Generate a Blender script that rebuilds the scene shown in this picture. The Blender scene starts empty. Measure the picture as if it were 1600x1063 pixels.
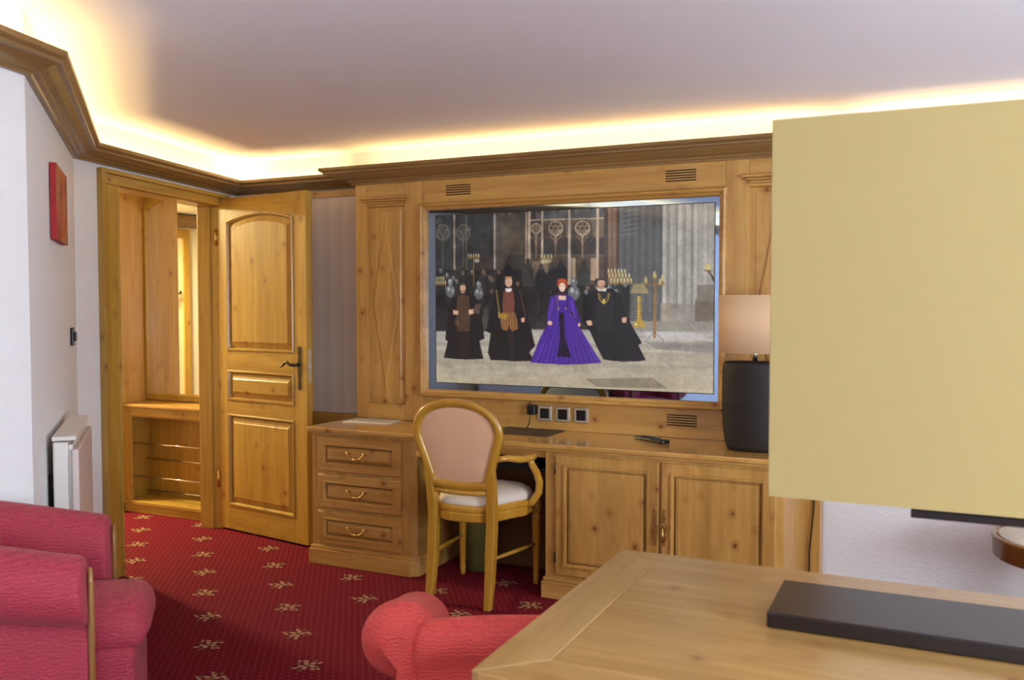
import bpy, bmesh, math, random
import numpy as np
from mathutils import Vector, Matrix
random.seed(4)
C = bpy.context.scene
PI = math.pi

# ------------------------------------------------------------------ camera
cd = bpy.data.cameras.new('camera'); cam = bpy.data.objects.new('camera', cd); C.collection.objects.link(cam)
cam.location = (0, 0, 1.4)
cam.rotation_euler = (PI/2 - math.atan(56/1400), 0, math.radians(25.03))
cd.lens = 31.5; cd.sensor_width = 36
cd.dof.use_dof = True; cd.dof.focus_distance = 4.4; cd.dof.aperture_fstop = 4.5
C.camera = cam
# ------------------------------------------------------------------ world, exposure
w = bpy.data.worlds.new('sky'); C.world = w; w.use_nodes = True
w.node_tree.nodes['Background'].inputs[0].default_value = (0.62, 0.76, 1.0, 1)
w.node_tree.nodes['Background'].inputs[1].default_value = 0.6
vs = C.view_settings
vs.view_transform = 'Standard'; vs.look = 'None'; vs.gamma = 1; vs.use_curve_mapping = False
vs.exposure = 0.0
# ------------------------------------------------------------------ lights
def area(name, loc, direction, sx, sy, power, col, spread=180):
    l = bpy.data.lights.new(name, 'AREA'); l.shape = 'RECTANGLE'; l.size = sx; l.size_y = sy
    l.energy = power; l.color = col; l.spread = math.radians(spread)
    o = bpy.data.objects.new(name, l); C.collection.objects.link(o); o.location = loc
    o.rotation_euler = Vector(direction).to_track_quat('-Z', 'Y').to_euler(); return o
DAY = (0.77, 0.87, 1.0)
WARM = (1.0, 0.68, 0.27)
area('window_daylight', (2.80, 1.1, 1.35), (-1, 0, 0.75), 2.3, 1.5, 275, DAY)
area('rear_window_daylight', (1.1, -2.5, 1.35), (-0.15, 1, 1.3), 2.4, 1.5, 85, DAY)
def cove(p0, p1, off=0.045, z=2.135, per_m=2.7):
    p0 = Vector(p0); p1 = Vector(p1); d = p1 - p0; L = d.length; e = d.normalized(); n = Vector((e.y, -e.x))
    m = (p0 + p1)/2 + n*off
    l = bpy.data.lights.new('cove_strip_light', 'AREA'); l.shape = 'RECTANGLE'; l.size = L - 0.04; l.size_y = 0.02
    l.energy = per_m*L; l.color = WARM
    o = bpy.data.objects.new('cove_strip_light', l); C.collection.objects.link(o); o.location = (m.x, m.y, z)
    o.rotation_euler = (PI, 0, math.atan2(e.y, e.x))
PB = (-2.5, 1.862); PA = (-3.70, 3.0); PC = (-4.045, 4.48); P0 = (-1.397, -2.6); PR = (2.9, 4.48); PQ = (2.9, -2.6)
cove(P0, PB); cove(PB, PA); cove(PA, PC); cove(PC, (-2.98, 4.48)); cove((-3.01, 4.48), (-0.45, 4.48), 0.06)
cove((-0.40, 4.48), PR); cove(PR, PQ); cove(PQ, P0)
def point(name, loc, power, col, r=0.08):
    l = bpy.data.lights.new(name, 'POINT'); l.energy = power; l.color = col; l.shadow_soft_size = r
    o = bpy.data.objects.new(name, l); C.collection.objects.link(o); o.location = loc; return o
area('hall_lamp_light', (-5.65, 3.9, 2.17), (0.3, -0.05, -1), 0.2, 0.2, 100, (1.0, 0.84, 0.44))

# ------------------------------------------------------------------ materials
def lin(c):
    return tuple(((v/255)/12.92 if v/255 <= 0.04045 else ((v/255+0.055)/1.055)**2.4) for v in c) + (1,)
def base(name, col, rough=0.5, metal=0, spec=0.5, coat=0):
    m = bpy.data.materials.new(name); m.use_nodes = True; b = m.node_tree.nodes['Principled BSDF']
    b.inputs['Base Color'].default_value = col; b.inputs['Roughness'].default_value = rough
    b.inputs['Metallic'].default_value = metal; b.inputs['Specular IOR Level'].default_value = spec
    b.inputs['Coat Weight'].default_value = coat; b.inputs['Coat Roughness'].default_value = 0.15
    return m
class NT:
    def __init__(s, m): s.t = m.node_tree; s.b = s.t.nodes['Principled BSDF']
    def n(s, typ, **kw):
        x = s.t.nodes.new(typ)
        for k, v in kw.items(): setattr(x, k, v)
        return x
    def l(s, a, b): s.t.links.new(a, b)
    def math(s, op, a, b=None, c=None):
        x = s.n('ShaderNodeMath', operation=op)
        for i, v in enumerate((a, b, c)):
            if v is None: continue
            if isinstance(v, (int, float)): x.inputs[i].default_value = v
            else: s.l(v, x.inputs[i])
        return x.outputs[0]
    def mix(s, f, a, b, mode='MIX'):
        x = s.n('ShaderNodeMix', data_type='RGBA', blend_type=mode)
        if isinstance(f, (int, float)): x.inputs[0].default_value = f
        else: s.l(f, x.inputs[0])
        for i, v in ((6, a), (7, b)):
            if isinstance(v, tuple): x.inputs[i].default_value = v
            else: s.l(v, x.inputs[i])
        return x.outputs[2]
    def ramp(s, f, stops):
        x = s.n('ShaderNodeValToRGB'); e = x.color_ramp.elements
        e[0].position, e[0].color = stops[0]; e[1].position, e[1].color = stops[-1]
        for p, c in stops[1:-1]: q = e.new(p); q.color = c
        s.l(f, x.inputs[0]); return x.outputs[0]
    def bump(s, h, strength, dist=0.01):
        x = s.n('ShaderNodeBump'); x.inputs['Strength'].default_value = strength; x.inputs['Distance'].default_value = dist
        s.l(h, x.inputs['Height']); s.l(x.outputs[0], s.b.inputs['Normal'])
def pine(name, axis, light, dark, knots=1.0, rough=0.38, board=0.11, coat=0.25, seed=0.0):
    m = base(name, lin(light), rough, coat=coat); N = NT(m)
    tc = N.n('ShaderNodeTexCoord'); mp = N.n('ShaderNodeMapping'); N.l(tc.outputs['Object'], mp.inputs[0])
    info = N.n('ShaderNodeObjectInfo')
    mp.inputs['Location'].default_value = (seed, seed*0.7, seed*1.3)
    add = N.n('ShaderNodeVectorMath', operation='ADD'); N.l(mp.outputs[0], add.inputs[0])
    r3 = N.n('ShaderNodeVectorMath', operation='SCALE'); r3.inputs[0].default_value = (7.3, 3.1, 5.7); N.l(info.outputs['Random'], r3.inputs['Scale'])
    N.l(r3.outputs[0], add.inputs[1])
    i = 'XYZ'.index(axis)
    g = N.n('ShaderNodeMapping'); sc = [1, 1, 1]; sc[i] = 0.06; g.inputs['Scale'].default_value = sc; N.l(add.outputs[0], g.inputs[0])
    wob = N.n('ShaderNodeTexNoise'); wob.inputs['Scale'].default_value = 2.2; wob.inputs['Detail'].default_value = 1; N.l(add.outputs[0], wob.inputs['Vector'])
    wv = N.n('ShaderNodeVectorMath', operation='MULTIPLY_ADD'); N.l(wob.outputs['Color'], wv.inputs[0]); wv.inputs[1].default_value = (.05, .05, .05); N.l(g.outputs[0], wv.inputs[2])
    n1 = N.n('ShaderNodeTexNoise'); n1.inputs['Scale'].default_value = 42; n1.inputs['Detail'].default_value = 4; n1.inputs['Roughness'].default_value = 0.6; N.l(wv.outputs[0], n1.inputs['Vector'])
    n2 = N.n('ShaderNodeTexNoise'); n2.inputs['Scale'].default_value = 9; n2.inputs['Detail'].default_value = 2; N.l(wv.outputs[0], n2.inputs['Vector'])
    mid = tuple((a+b)/2 for a, b in zip(light, dark))
    c = N.ramp(n1.outputs[0], [(0.32, lin(dark)), (0.5, lin(mid)), (0.66, lin(light))])
    c = N.mix(0.45, c, N.ramp(n2.outputs[0], [(0.35, lin(dark)), (0.62, lin(light))]))
    # boards
    sp = N.n('ShaderNodeSeparateXYZ'); N.l(add.outputs[0], sp.inputs[0])
    ca = sp.outputs[0] if axis != 'X' else sp.outputs[2]
    bd = N.math('FLOOR', N.math('DIVIDE', ca, board))
    wn = N.n('ShaderNodeTexWhiteNoise', noise_dimensions='1D'); N.l(bd, wn.inputs['W'])
    tone = N.math('MULTIPLY_ADD', wn.outputs['Value'], 0.16, 0.90)
    tv = N.n('ShaderNodeCombineColor'); [N.l(tone, tv.inputs[k]) for k in range(3)]
    c = N.mix(1.0, c, tv.outputs[0], 'MULTIPLY')
    if knots > 0:
        k = N.n('ShaderNodeMapping'); sk = [1, 1, 1]; sk[i] = 0.85; k.inputs['Scale'].default_value = sk; N.l(add.outputs[0], k.inputs[0])
        v = N.n('ShaderNodeTexVoronoi'); v.inputs['Scale'].default_value = 10; N.l(k.outputs[0], v.inputs['Vector'])
        d = v.outputs['Distance']
        sel = N.n('ShaderNodeSeparateColor'); N.l(v.outputs['Color'], sel.inputs[0])
        on = N.math('GREATER_THAN', sel.outputs[0], 0.30)
        mr = N.n('ShaderNodeMapRange', interpolation_type='SMOOTHSTEP'); N.l(d, mr.inputs[0]); mr.inputs[1].default_value = 0.125; mr.inputs[2].default_value = 0.06; mr.inputs[3].default_value = 0; mr.inputs[4].default_value = 1
        kn = N.math('MULTIPLY', N.math('MULTIPLY', mr.outputs[0], on), 0.8*knots)
        kd = (112, 64, 26)
        mh = N.n('ShaderNodeMapRange', interpolation_type='SMOOTHSTEP'); N.l(d, mh.inputs[0]); mh.inputs[1].default_value = 0.34; mh.inputs[2].default_value = 0.12; mh.inputs[3].default_value = 0; mh.inputs[4].default_value = 1
        c = N.mix(N.math('MULTIPLY', N.math('MULTIPLY', mh.outputs[0], on), 0.45*knots), c, lin((152, 98, 42)))
        c = N.mix(kn, c, lin(kd))
    N.l(c, N.b.inputs['Base Color'])
    N.bump(n1.outputs[0], 0.05, 0.002)
    return m
UL, UD = (206, 160, 86), (172, 125, 57)
PX = pine('pine_grain_across', 'X', UL, UD); PZ = pine('pine_grain_upright', 'Z', UL, UD, seed=1.7); PY = pine('pine_grain_deep', 'Y', UL, UD)
PTOP = pine('glossy_worktop_pine', 'X', UL, UD, rough=0.2, coat=0.6, seed=4.4)
DL, DD = (192, 155, 68), (162, 120, 42)
DXm = pine('door_pine_across', 'X', DL, DD, seed=2.2); DZm = pine('door_pine_upright', 'Z', DL, DD, seed=3.1)
CRm = pine('cornice_pine', 'X', (150, 118, 70), (118, 88, 46), knots=0.6, rough=0.45)
CRy = pine('cornice_pine_deep', 'Y', (146, 114, 66), (114, 84, 44), knots=0.6, rough=0.45)
TX = pine('table_pine_across', 'X', (188, 151, 92), (158, 119, 62), knots=0.8, board=0.14, seed=5.3, rough=0.3, coat=0.4)
TY = pine('table_pine_deep', 'Y', (192, 157, 100), (164, 126, 70), knots=0.4, seed=6.3, rough=0.3, coat=0.4)
CHW = pine('chair_beech', 'Z', (206, 158, 58), (184, 130, 36), knots=0, rough=0.28, board=5, coat=0.5)
LW = pine('chair_trim_wood', 'Z', (150, 108, 56), (120, 80, 34), knots=0, rough=0.35, board=5)
VENT = base('vent_slot_shadow', lin((52, 34, 16)), 0.9)
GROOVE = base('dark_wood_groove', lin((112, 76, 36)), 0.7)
def plaster(name, col, strength=0.25, scale=55):
    m = base(name, lin(col), 0.85, spec=0.2); N = NT(m)
    tc = N.n('ShaderNodeTexCoord'); a = N.n('ShaderNodeMapping'); a.inputs['Scale'].default_value = (1, 1, 1.9); N.l(tc.outputs['Object'], a.inputs[0])
    n = N.n('ShaderNodeTexNoise'); n.inputs['Scale'].default_value = scale; n.inputs['Detail'].default_value = 5; n.inputs['Distortion'].default_value = 0.6; N.l(a.outputs[0], n.inputs['Vector'])
    N.bump(n.outputs[0], strength, 0.01); return m
WALL = plaster('white_rough_plaster', (232, 232, 232), 0.35)
CEIL = base('ceiling_paint', lin((236, 234, 238)), 0.9, spec=0.1)
HALLW = plaster('hall_plaster', (236, 232, 220), 0.1)
TAUPE = base('taupe_lacquer', lin((180, 160, 150)), 0.25, coat=0.4)
N = NT(TAUPE); tc = N.n('ShaderNodeTexCoord'); sx = N.n('ShaderNodeSeparateXYZ'); N.l(tc.outputs['Object'], sx.inputs[0])
n = N.n('ShaderNodeTexNoise', noise_dimensions='1D'); n.inputs['Scale'].default_value = 14; n.inputs['Detail'].default_value = 1; N.l(sx.outputs[0], n.inputs['W'])
N.l(N.ramp(n.outputs[0], [(0.35, lin((206, 190, 176))), (0.65, lin((218, 204, 192)))]), N.b.inputs['Base Color'])
# carpet
def carpet():
    m = base('red_carpet', lin((132, 22, 36)), 0.95, spec=0.1); N = NT(m)
    tc = N.n('ShaderNodeTexCoord'); sp = N.n('ShaderNodeSeparateXYZ'); N.l(tc.outputs['Object'], sp.inputs[0])
    def frac(o, s, ph=0.0): return N.math('FRACT', N.math('MULTIPLY_ADD', o, s, 50+ph))
    row = N.math('FLOOR', N.math('MULTIPLY_ADD', sp.outputs[1], 42, 100))
    off = N.math('MULTIPLY', N.math('MODULO', row, 2.0), 0.5)
    fx = N.math('FRACT', N.math('ADD', N.math('MULTIPLY_ADD', sp.outputs[0], 30, 50), off))
    fy = frac(sp.outputs[1], 42)
    dx = N.math('SUBTRACT', fx, 0.5); dy = N.math('SUBTRACT', fy, 0.5)
    dd = N.math('SQRT', N.math('ADD', N.math('MULTIPLY', dx, dx), N.math('MULTIPLY', dy, dy)))
    dot = N.n('ShaderNodeMapRange'); N.l(dd, dot.inputs[0]); dot.inputs[1].default_value = 0.20; dot.inputs[2].default_value = 0.12
    n = N.n('ShaderNodeTexNoise'); n.inputs['Scale'].default_value = 260; n.inputs['Detail'].default_value = 2; N.l(tc.outputs['Object'], n.inputs['Vector'])
    n2 = N.n('ShaderNodeTexNoise'); n2.inputs['Scale'].default_value = 3; N.l(tc.outputs['Object'], n2.inputs['Vector'])
    c = N.ramp(n.outputs[0], [(0.3, lin((90, 13, 29))), (0.7, lin((118, 22, 40)))])
    c = N.mix(N.math('MULTIPLY', n2.outputs[0], 0.25), c, lin((120, 18, 30)))
    c = N.mix(N.math('MULTIPLY', dot.outputs[0], 0.26), c, lin((190, 110, 110)))
    N.l(c, N.b.inputs['Base Color']); N.bump(n.outputs[0], 0.4, 0.004)
    return m
CARPET = carpet()
MOT = [base('carpet_motif_' + k, lin(c), 0.95, spec=0.1) for k, c in (('cream', (170, 132, 104)), ('dark', (62, 18, 28)), ('sage', (112, 78, 58)))]
def fabric(name, c1, c2, scale=26):
    m = base(name, lin(c1), 0.62, spec=0.35); N = NT(m)
    m.node_tree.nodes['Principled BSDF'].inputs['Sheen Weight'].default_value = 0.06
    tc = N.n('ShaderNodeTexCoord'); mp = N.n('ShaderNodeMapping'); mp.inputs['Scale'].default_value = (1.0, 1.0, 5.0); N.l(tc.outputs['Object'], mp.inputs[0])
    n = N.n('ShaderNodeTexNoise'); n.inputs['Scale'].default_value = scale; n.inputs['Detail'].default_value = 2; n.inputs['Distortion'].default_value = 1.4; N.l(mp.outputs[0], n.inputs['Vector'])
    wv = N.n('ShaderNodeTexWave', wave_type='BANDS', bands_direction='Z'); wv.inputs['Scale'].default_value = 34; wv.inputs['Distortion'].default_value = 8; wv.inputs['Detail'].default_value = 2; wv.inputs['Detail Scale'].default_value = 1.6; N.l(tc.outputs['Object'], wv.inputs['Vector'])
    h = N.math('ADD', N.math('MULTIPLY', n.outputs[0], 0.6), N.math('MULTIPLY', wv.outputs['Fac'], 0.4))
    N.l(N.ramp(h, [(0.25, lin(c2)), (0.65, lin(c1))]), N.b.inputs['Base Color'])
    N.bump(h, 0.5, 0.005); return m
RED = fabric('crimson_moire_fabric', (164, 52, 68), (140, 38, 56), 40)
RED_LIT = fabric('crimson_moire_fabric_lit', (212, 78, 70), (194, 64, 60), 40)  # same fabric as the crimson one, window light put into its colour
def weave(name, col, rough=0.8, trans=0.0):
    m = base(name, lin(col), rough, spec=0.2); N = NT(m)
    tc = N.n('ShaderNodeTexCoord'); n = N.n('ShaderNodeTexNoise'); n.inputs['Scale'].default_value = 300; N.l(tc.outputs['Object'], n.inputs['Vector'])
    N.bump(n.outputs[0], 0.12, 0.002); return m
SHADE = weave('khaki_shade_fabric', (176, 158, 106)); SHADE2 = weave('beige_shade_fabric', (222, 188, 148))
CREAM = weave('cream_upholstery', (232, 222, 206), 0.6); PINK = weave('dusky_pink_upholstery', (224, 182, 144), 0.55)
def leather(name, col, rough):
    m = base(name, lin(col), rough); N = NT(m); tc = N.n('ShaderNodeTexCoord'); n = N.n('ShaderNodeTexNoise'); n.inputs['Scale'].default_value = 90; N.l(tc.outputs['Object'], n.inputs['Vector']); N.bump(n.outputs[0], 0.1, 0.002); return m
BLACK = leather('dark_brown_lacquer', (24, 13, 13), 0.28); CERAM = leather('black_ceramic', (22, 15, 13), 0.62)
PLASTIC = leather('black_plastic', (20, 20, 24), 0.3); MAT = leather('dark_desk_leather', (62, 50, 44), 0.5)
BRASS = base('aged_brass', lin((206, 174, 104)), 0.38, 1); IRON = leather('blackened_iron', (78, 66, 46), 0.4); IRON.node_tree.nodes['Principled BSDF'].inputs['Metallic'].default_value = 0.7
CHROME = base('polished_chrome', lin((225, 222, 215)), 0.12, 1); SILVER = base('silver_plastic', lin((190, 180, 160)), 0.3, 0.5)
RADM = base('radiator_enamel', lin((226, 220, 212)), 0.35); RADF = base('radiator_front_enamel', lin((208, 194, 188)), 0.35); DARK = base('dark_gap', lin((30, 28, 30)), 0.8)
BIN = base('olive_bin_plastic', lin((112, 108, 56)), 0.5); PAPER = base('white_paper', lin((224, 218, 206)), 0.6)
MIRROR = base('mirror_silver', (0.88, 0.88, 0.84, 1), 0.01, 1)
TVMIR = base('mirror_glass_daylight_blue', (0.30, 0.42, 0.62, 1), 0.03, 1)  # blue of the reflected daylight is put into the glass colour
PICRED = base('red_canvas_edge', lin((160, 20, 30)), 0.6)

# ------------------------------------------------------------------ mesh helpers
def empty(name, loc, rz=0, label=None, cat=None, group=None, kind=None):
    o = bpy.data.objects.new(name, None); C.collection.objects.link(o); o.location = loc; o.rotation_euler = (0, 0, rz)
    o.empty_display_size = 0.1
    tag(o, label, cat, group, kind); return o
def tag(o, label=None, cat=None, group=None, kind=None):
    for k, v in (('label', label), ('category', cat), ('group', group), ('kind', kind)):
        if v: o[k] = v
    return o
class MB:
    def __init__(s): s.b = bmesh.new()
    def box(s, x0, x1, y0, y1, z0, z1, mi=0):
        v = [s.b.verts.new(p) for p in ((x0,y0,z0),(x1,y0,z0),(x1,y1,z0),(x0,y1,z0),(x0,y0,z1),(x1,y0,z1),(x1,y1,z1),(x0,y1,z1))]
        for f in ((0,3,2,1),(4,5,6,7),(0,1,5,4),(1,2,6,5),(2,3,7,6),(3,0,4,7)):
            s.b.faces.new([v[i] for i in f]).material_index = mi
        return s
    def loft(s, loops, cap0=True, cap1=True, mi=0, closed=True, smooth=False):
        V = [[s.b.verts.new(p) for p in L] for L in loops]; n = len(V[0])
        for a, b in zip(V, V[1:]):
            for i in range(n if closed else n-1):
                f = s.b.faces.new((a[i], a[(i+1) % n], b[(i+1) % n], b[i])); f.material_index = mi; f.smooth = smooth
        if cap0: s.b.faces.new(V[0][::-1]).material_index = mi
        if cap1: s.b.faces.new(V[-1]).material_index = mi
        return s
    def prism(s, pts, z0, z1, mi=0):
        return s.loft([[(p[0], p[1], z0) for p in pts], [(p[0], p[1], z1) for p in pts]], mi=mi)
    def tube(s, pts, rad, seg=10, mi=0, flat=None, smooth=True):
        pts = [Vector(p) for p in pts]; n = len(pts)
        rad = rad if isinstance(rad, (list, tuple)) else [rad]*n
        loops = []; prev = None
        for i, p in enumerate(pts):
            t = (pts[min(i+1, n-1)] - pts[max(i-1, 0)]).normalized()
            if prev is None:
                a = Vector((0, 0, 1)) if abs(t.z) < 0.9 else Vector((0, 1, 0)); u = t.cross(a).normalized()
            else:
                u = (prev - t*prev.dot(t)).normalized()
            prev = u; v = t.cross(u)
            r = rad[i]; ra, rb = (r if isinstance(r, (tuple, list)) else (r, r))
            loops.append([tuple(p + u*ra*math.cos(2*PI*k/seg) + v*rb*math.sin(2*PI*k/seg)) for k in range(seg)])
        return s.loft(loops, mi=mi, smooth=smooth)
    def lathe(s, prof, cx=0, cy=0, seg=24, ax=1.0, ay=1.0, mi=0, smooth=True):
        return s.loft([[(cx + r*ax*math.cos(2*PI*k/seg), cy + r*ay*math.sin(2*PI*k/seg), z) for k in range(seg)] for r, z in prof], mi=mi, smooth=smooth)
    def obj(s, name, mats, parent=None, world=False, bevel=0, bseg=2, sub=0, smooth=False, loc=None):
        bmesh.ops.recalc_face_normals(s.b, faces=s.b.faces)
        me = bpy.data.meshes.new(name)
        if parent is not None and world:
            M_ = Matrix.Translation(parent.location) @ parent.rotation_euler.to_matrix().to_4x4()
            s.b.transform(M_.inverted())
        if loc: s.b.transform(Matrix.Translation(loc).inverted())
        if smooth:
            for f in s.b.faces: f.smooth = True
        s.b.to_mesh(me); s.b.free()
        for m in (mats if isinstance(mats, (list, tuple)) else [mats]): me.materials.append(m)
        o = bpy.data.objects.new(name, me); C.collection.objects.link(o)
        if loc: o.location = loc
        if parent is not None: o.parent = parent
        if bevel:
            md = o.modifiers.new('bevel', 'BEVEL'); md.width = bevel; md.segments = bseg; md.limit_method = 'ANGLE'; md.angle_limit = math.radians(40)
        if sub:
            md = o.modifiers.new('sub', 'SUBSURF'); md.levels = sub; md.render_levels = sub
        return o
def rect(x0, x1, z0, z1, y): return [(x0, y, z0), (x1, y, z0), (x1, y, z1), (x0, y, z1)]
def moulded(mb, x0, x1, z0, z1, y, fld=0.035, mi=0, gi=None, proud=0.006, deep=0.012):
    """sunk moulding then raised field, front facing -Y"""
    gi = mi if gi is None else gi
    R = lambda d, yy: rect(x0+d, x1-d, z0+d, z1-d, yy)
    mb.loft([R(0, y), R(0.002, y-proud), R(0.009, y-proud), R(0.013, y+0.002), R(0.017, y+deep)], False, False, mi)
    mb.loft([R(0.017, y+deep), R(0.021, y+deep)], False, False, gi)
    mb.loft([R(0.021, y+deep), R(0.021+fld, y+0.002), R(0.0235+fld, y)], False, True, mi)
def sweep(path, prof, name, mats, side=1, kind=None, parent=None, mi_fn=None):
    P = [Vector(p) for p in path]; mb = MB(); offs = []
    for i, p in enumerate(P):
        ns = []
        if i > 0: e = (P[i]-P[i-1]).normalized(); ns.append(Vector((e.y, -e.x))*side)
        if i < len(P)-1: e = (P[i+1]-P[i]).normalized(); ns.append(Vector((e.y, -e.x))*side)
        if len(ns) == 2:
            m = (ns[0]+ns[1]).normalized(); m = m/max(0.3, m.dot(ns[0]))
        else: m = ns[0]
        offs.append(m)
    mb.loft([[(p.x+o.x*a, p.y+o.y*a, z) for a, z in prof] for p, o in zip(P, offs)])
    if len(mats) > 1 if isinstance(mats, list) else False:
        mb.b.faces.ensure_lookup_table()
        for f in mb.b.faces:
            xs = [v.co.x for v in f.verts]; ys = [v.co.y for v in f.verts]
            if max(ys)-min(ys) > max(xs)-min(xs): f.material_index = 1
    return mb.obj(name, mats, parent, world=True if parent else False)
def struct(o): o['kind'] = 'structure'; return o

# ------------------------------------------------------------------ room shell
CZ = 2.30
# floor with woven motifs (part of the carpet's own pattern)
mb = MB(); mb.box(-7.6, 3.1, -2.8, 4.75, -0.1, 0)
def petal(cx, cy, r1, r2, ang, mi, z=0.0012):
    vs_ = []
    for k in range(8):
        a = 2*PI*k/8; x = r1*math.cos(a); y = r2*math.sin(a)
        vs_.append(mb.b.verts.new((cx + x*math.cos(ang) - y*math.sin(ang), cy + x*math.sin(ang) + y*math.cos(ang), z)))
    mb.b.faces.new(vs_).material_index = mi
def motif(cx, cy, fl):
    q = math.radians(18)*fl
    P_ = [(0, 0, .013, .013, 0, 3)]
    for k in range(5):
        a = k*2*PI/5+.3; P_.append((.024*math.cos(a), .026*math.sin(a), .014, .010, a, 1))
    P_ += [(-.010, .012, .012, .006, .8, 2), (.014, -.010, .012, .006, .6, 2), (-.046, .016, .015, .009, .4, 3), (-.052, -.006, .013, .007, -.5, 1), (.047, .020, .015, .008, -.4, 1), (.050, -.010, .016, .008, .5, 3),
           (.020, .048, .013, .008, 1.2, 3), (-.018, .046, .012, .007, 1.8, 1), (.016, -.046, .013, .008, -1.1, 1), (-.022, -.044, .014, .009, -2, 3), (.068, .004, .010, .006, .2, 1), (-.070, .008, .009, .006, 0, 1), (-.034, .030, .010, .006, .6, 2), (.034, -.030, .010, .006, .6, 2)]
    for dx, dy, r1, r2, a, mi in P_:
        dx *= fl*.85; dy *= 1.05
        petal(cx+dx*math.cos(q)-dy*math.sin(q), cy+dx*math.sin(q)+dy*math.cos(q), r1, r2, a*fl+q, mi, 0.001+0.0002*random.random()+(0.0005 if mi == 1 else 0))
for i in range(-24, 26):
    for j in range(-22, 8):
        if (i+j) % 2 == 0:
            x = -2.913+0.25*i; y = 3.01+0.25*j
            if -7.4 < x < 2.8 and -2.5 < y < 4.5: motif(x, y, 1 if j % 2 == 0 else -1)
struct(mb.obj('floor', [CARPET]+MOT))
struct(MB().box(-2.7-1.6, 3.1, -2.8, 4.75, CZ, CZ+0.1).obj('ceiling', CEIL))
def wallquad(name, p0, p1, th=0.12, z0=0.0, z1=CZ, mat=WALL, gaps=()):
    """wall with inner face p0->p1 (room on the right of travel); gaps = (s0, s1, za, zb)"""
    p0 = Vector(p0); p1 = Vector(p1); e = (p1-p0).normalized(); n = Vector((-e.y, e.x)); L = (p1-p0).length; mb = MB()
    def seg(a, b, za, zb):
        A = p0+e*a; B = p0+e*b
        mb.prism([(A.x, A.y), (B.x, B.y), (B.x+n.x*th, B.y+n.y*th), (A.x+n.x*th, A.y+n.y*th)], za, zb)
    s = 0
    for a, b, za, zb in gaps:
        seg(s, a, z0, z1)
        if za > z0: seg(a, b, z0, za)
        if zb < z1: seg(a, b, zb, z1)
        s = b
    seg(s, L, z0, z1)
    return struct(mb.obj(name, mat))
wallquad('wall_left', P0, PB)
wallquad('wall_diagonal', PB, PA)
eD = (Vector(PC)-Vector(PA)).normalized(); LD = (Vector(PC)-Vector(PA)).length
S0, S1, ZD = 0.30, 1.29, 2.0
wallquad('wall_door', PA, PC, th=0.13, gaps=((S0-0.02, S1+0.02, 0, ZD+0.02),))
wallquad('wall_back', (-4.15, 4.48), PR)
wallquad('wall_right', PR, PQ, gaps=((4.48-2.3, 4.48+0.1, 0.55, 2.05),))
wallquad('wall_rear', PQ, P0, gaps=((0.55, 3.05, 0.55, 2.05),))
def window(name, loc, rz, W, H):
    r = empty(name, loc, rz, kind='structure')
    f = MB(); f.box(-W/2, W/2, 0, .07, 0, .06).box(-W/2, W/2, 0, .07, H-.06, H).box(-W/2, -W/2+.06, 0, .07, .06, H-.06).box(W/2-.06, W/2, 0, .07, .06, H-.06).box(-.03, .03, 0, .07, .06, H-.06)
    f.obj('window_frame', PX, r, bevel=.004)
    g = base('window_glass', (1, 1, 1, 1), 0.0); g.node_tree.nodes['Principled BSDF'].inputs['Transmission Weight'].default_value = 1
    MB().box(-W/2+.06, W/2-.06, .03, .036, .06, H-.06).obj('pane', g, r)
    MB().box(-W/2-.06, W/2+.06, -.12, 0, -.035, 0).obj('window_sill', PX, r, bevel=.006)
window('window_1', (2.94, 1.1, .55), -PI/2, 2.4, 1.5)
window('window_2', (1.1, -2.66, .55), PI, 2.5, 1.5)

# cornice round the room
PROF = [(0, 2.092), (.018, 2.092), (.022, 2.102), (.036, 2.104), (.042, 2.110), (.062, 2.116), (.085, 2.128), (.105, 2.142), (.118, 2.148), (.122, 2.152), (.122, 2.168), (.108, 2.168), (.104, 2.130), (0, 2.128)]
mats = [CRm, CRy]
o = sweep([P0, PB, PA, PC, (-3.03, 4.48)], PROF, 'trim_1', mats); struct(o)
o = sweep([(-0.42, 4.48), PR, PQ, P0], PROF, 'trim_2', mats); struct(o)
# low skirting on plaster walls
SK = [(0, 0), (.014, 0), (.014, .07), (.008, .08), (0, .08)]
struct(sweep([P0, PB, PA], SK, 'baseboard_left', [PX])); struct(sweep([(-.40, 4.48), PR, PQ], SK, 'baseboard_right', [PX]))

# ---- door casing on the angled wall
def DW(s, off, z):   # point on door wall: s along, off into room
    p = Vector(PA)+eD*s; n = Vector((eD.y, -eD.x)); return (p.x+n.x*off, p.y+n.y*off, z)
def dbox(mb, s0, s1, o0, o1, z0, z1, mi=0):
    mb.loft([[DW(s0, o0, z), DW(s1, o0, z), DW(s1, o1, z), DW(s0, o1, z)] for z in (z0, z1)], mi=mi)
root = empty('door_1', DW(S0, 0, 0), math.atan2(eD.y, eD.x), kind='structure')
mb = MB()
dbox(mb, S0-.115, S0, 0, .022, 0, ZD); dbox(mb, S0-.135, S0-.105, 0, .036, 0, ZD+.070); dbox(mb, S0-.02, S0, 0, .030, 0, ZD)
dbox(mb, S1, S1+.065, 0, .016, 0, ZD)
dbox(mb, S0-.105, S1+.065, 0, .022, ZD, ZD+.070, 1); dbox(mb, S0-.135, S1+.09, 0, .038, ZD+.052, ZD+.074, 1); dbox(mb, S0, S1, 0, .030, ZD, ZD+.02, 1)
mb.obj('door_casing', [DZm, DXm], root, world=True, bevel=.004)
mb = MB(); dbox(mb, S0-.02, S0, -.14, 0, 0, ZD); dbox(mb, S1, S1+.02, -.14, 0, 0, ZD); dbox(mb, S0-.02, S1+.02, -.14, 0, ZD, ZD+.02, 1); dbox(mb, S1-.012, S1, -.13, -.045, 0, ZD)
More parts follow.
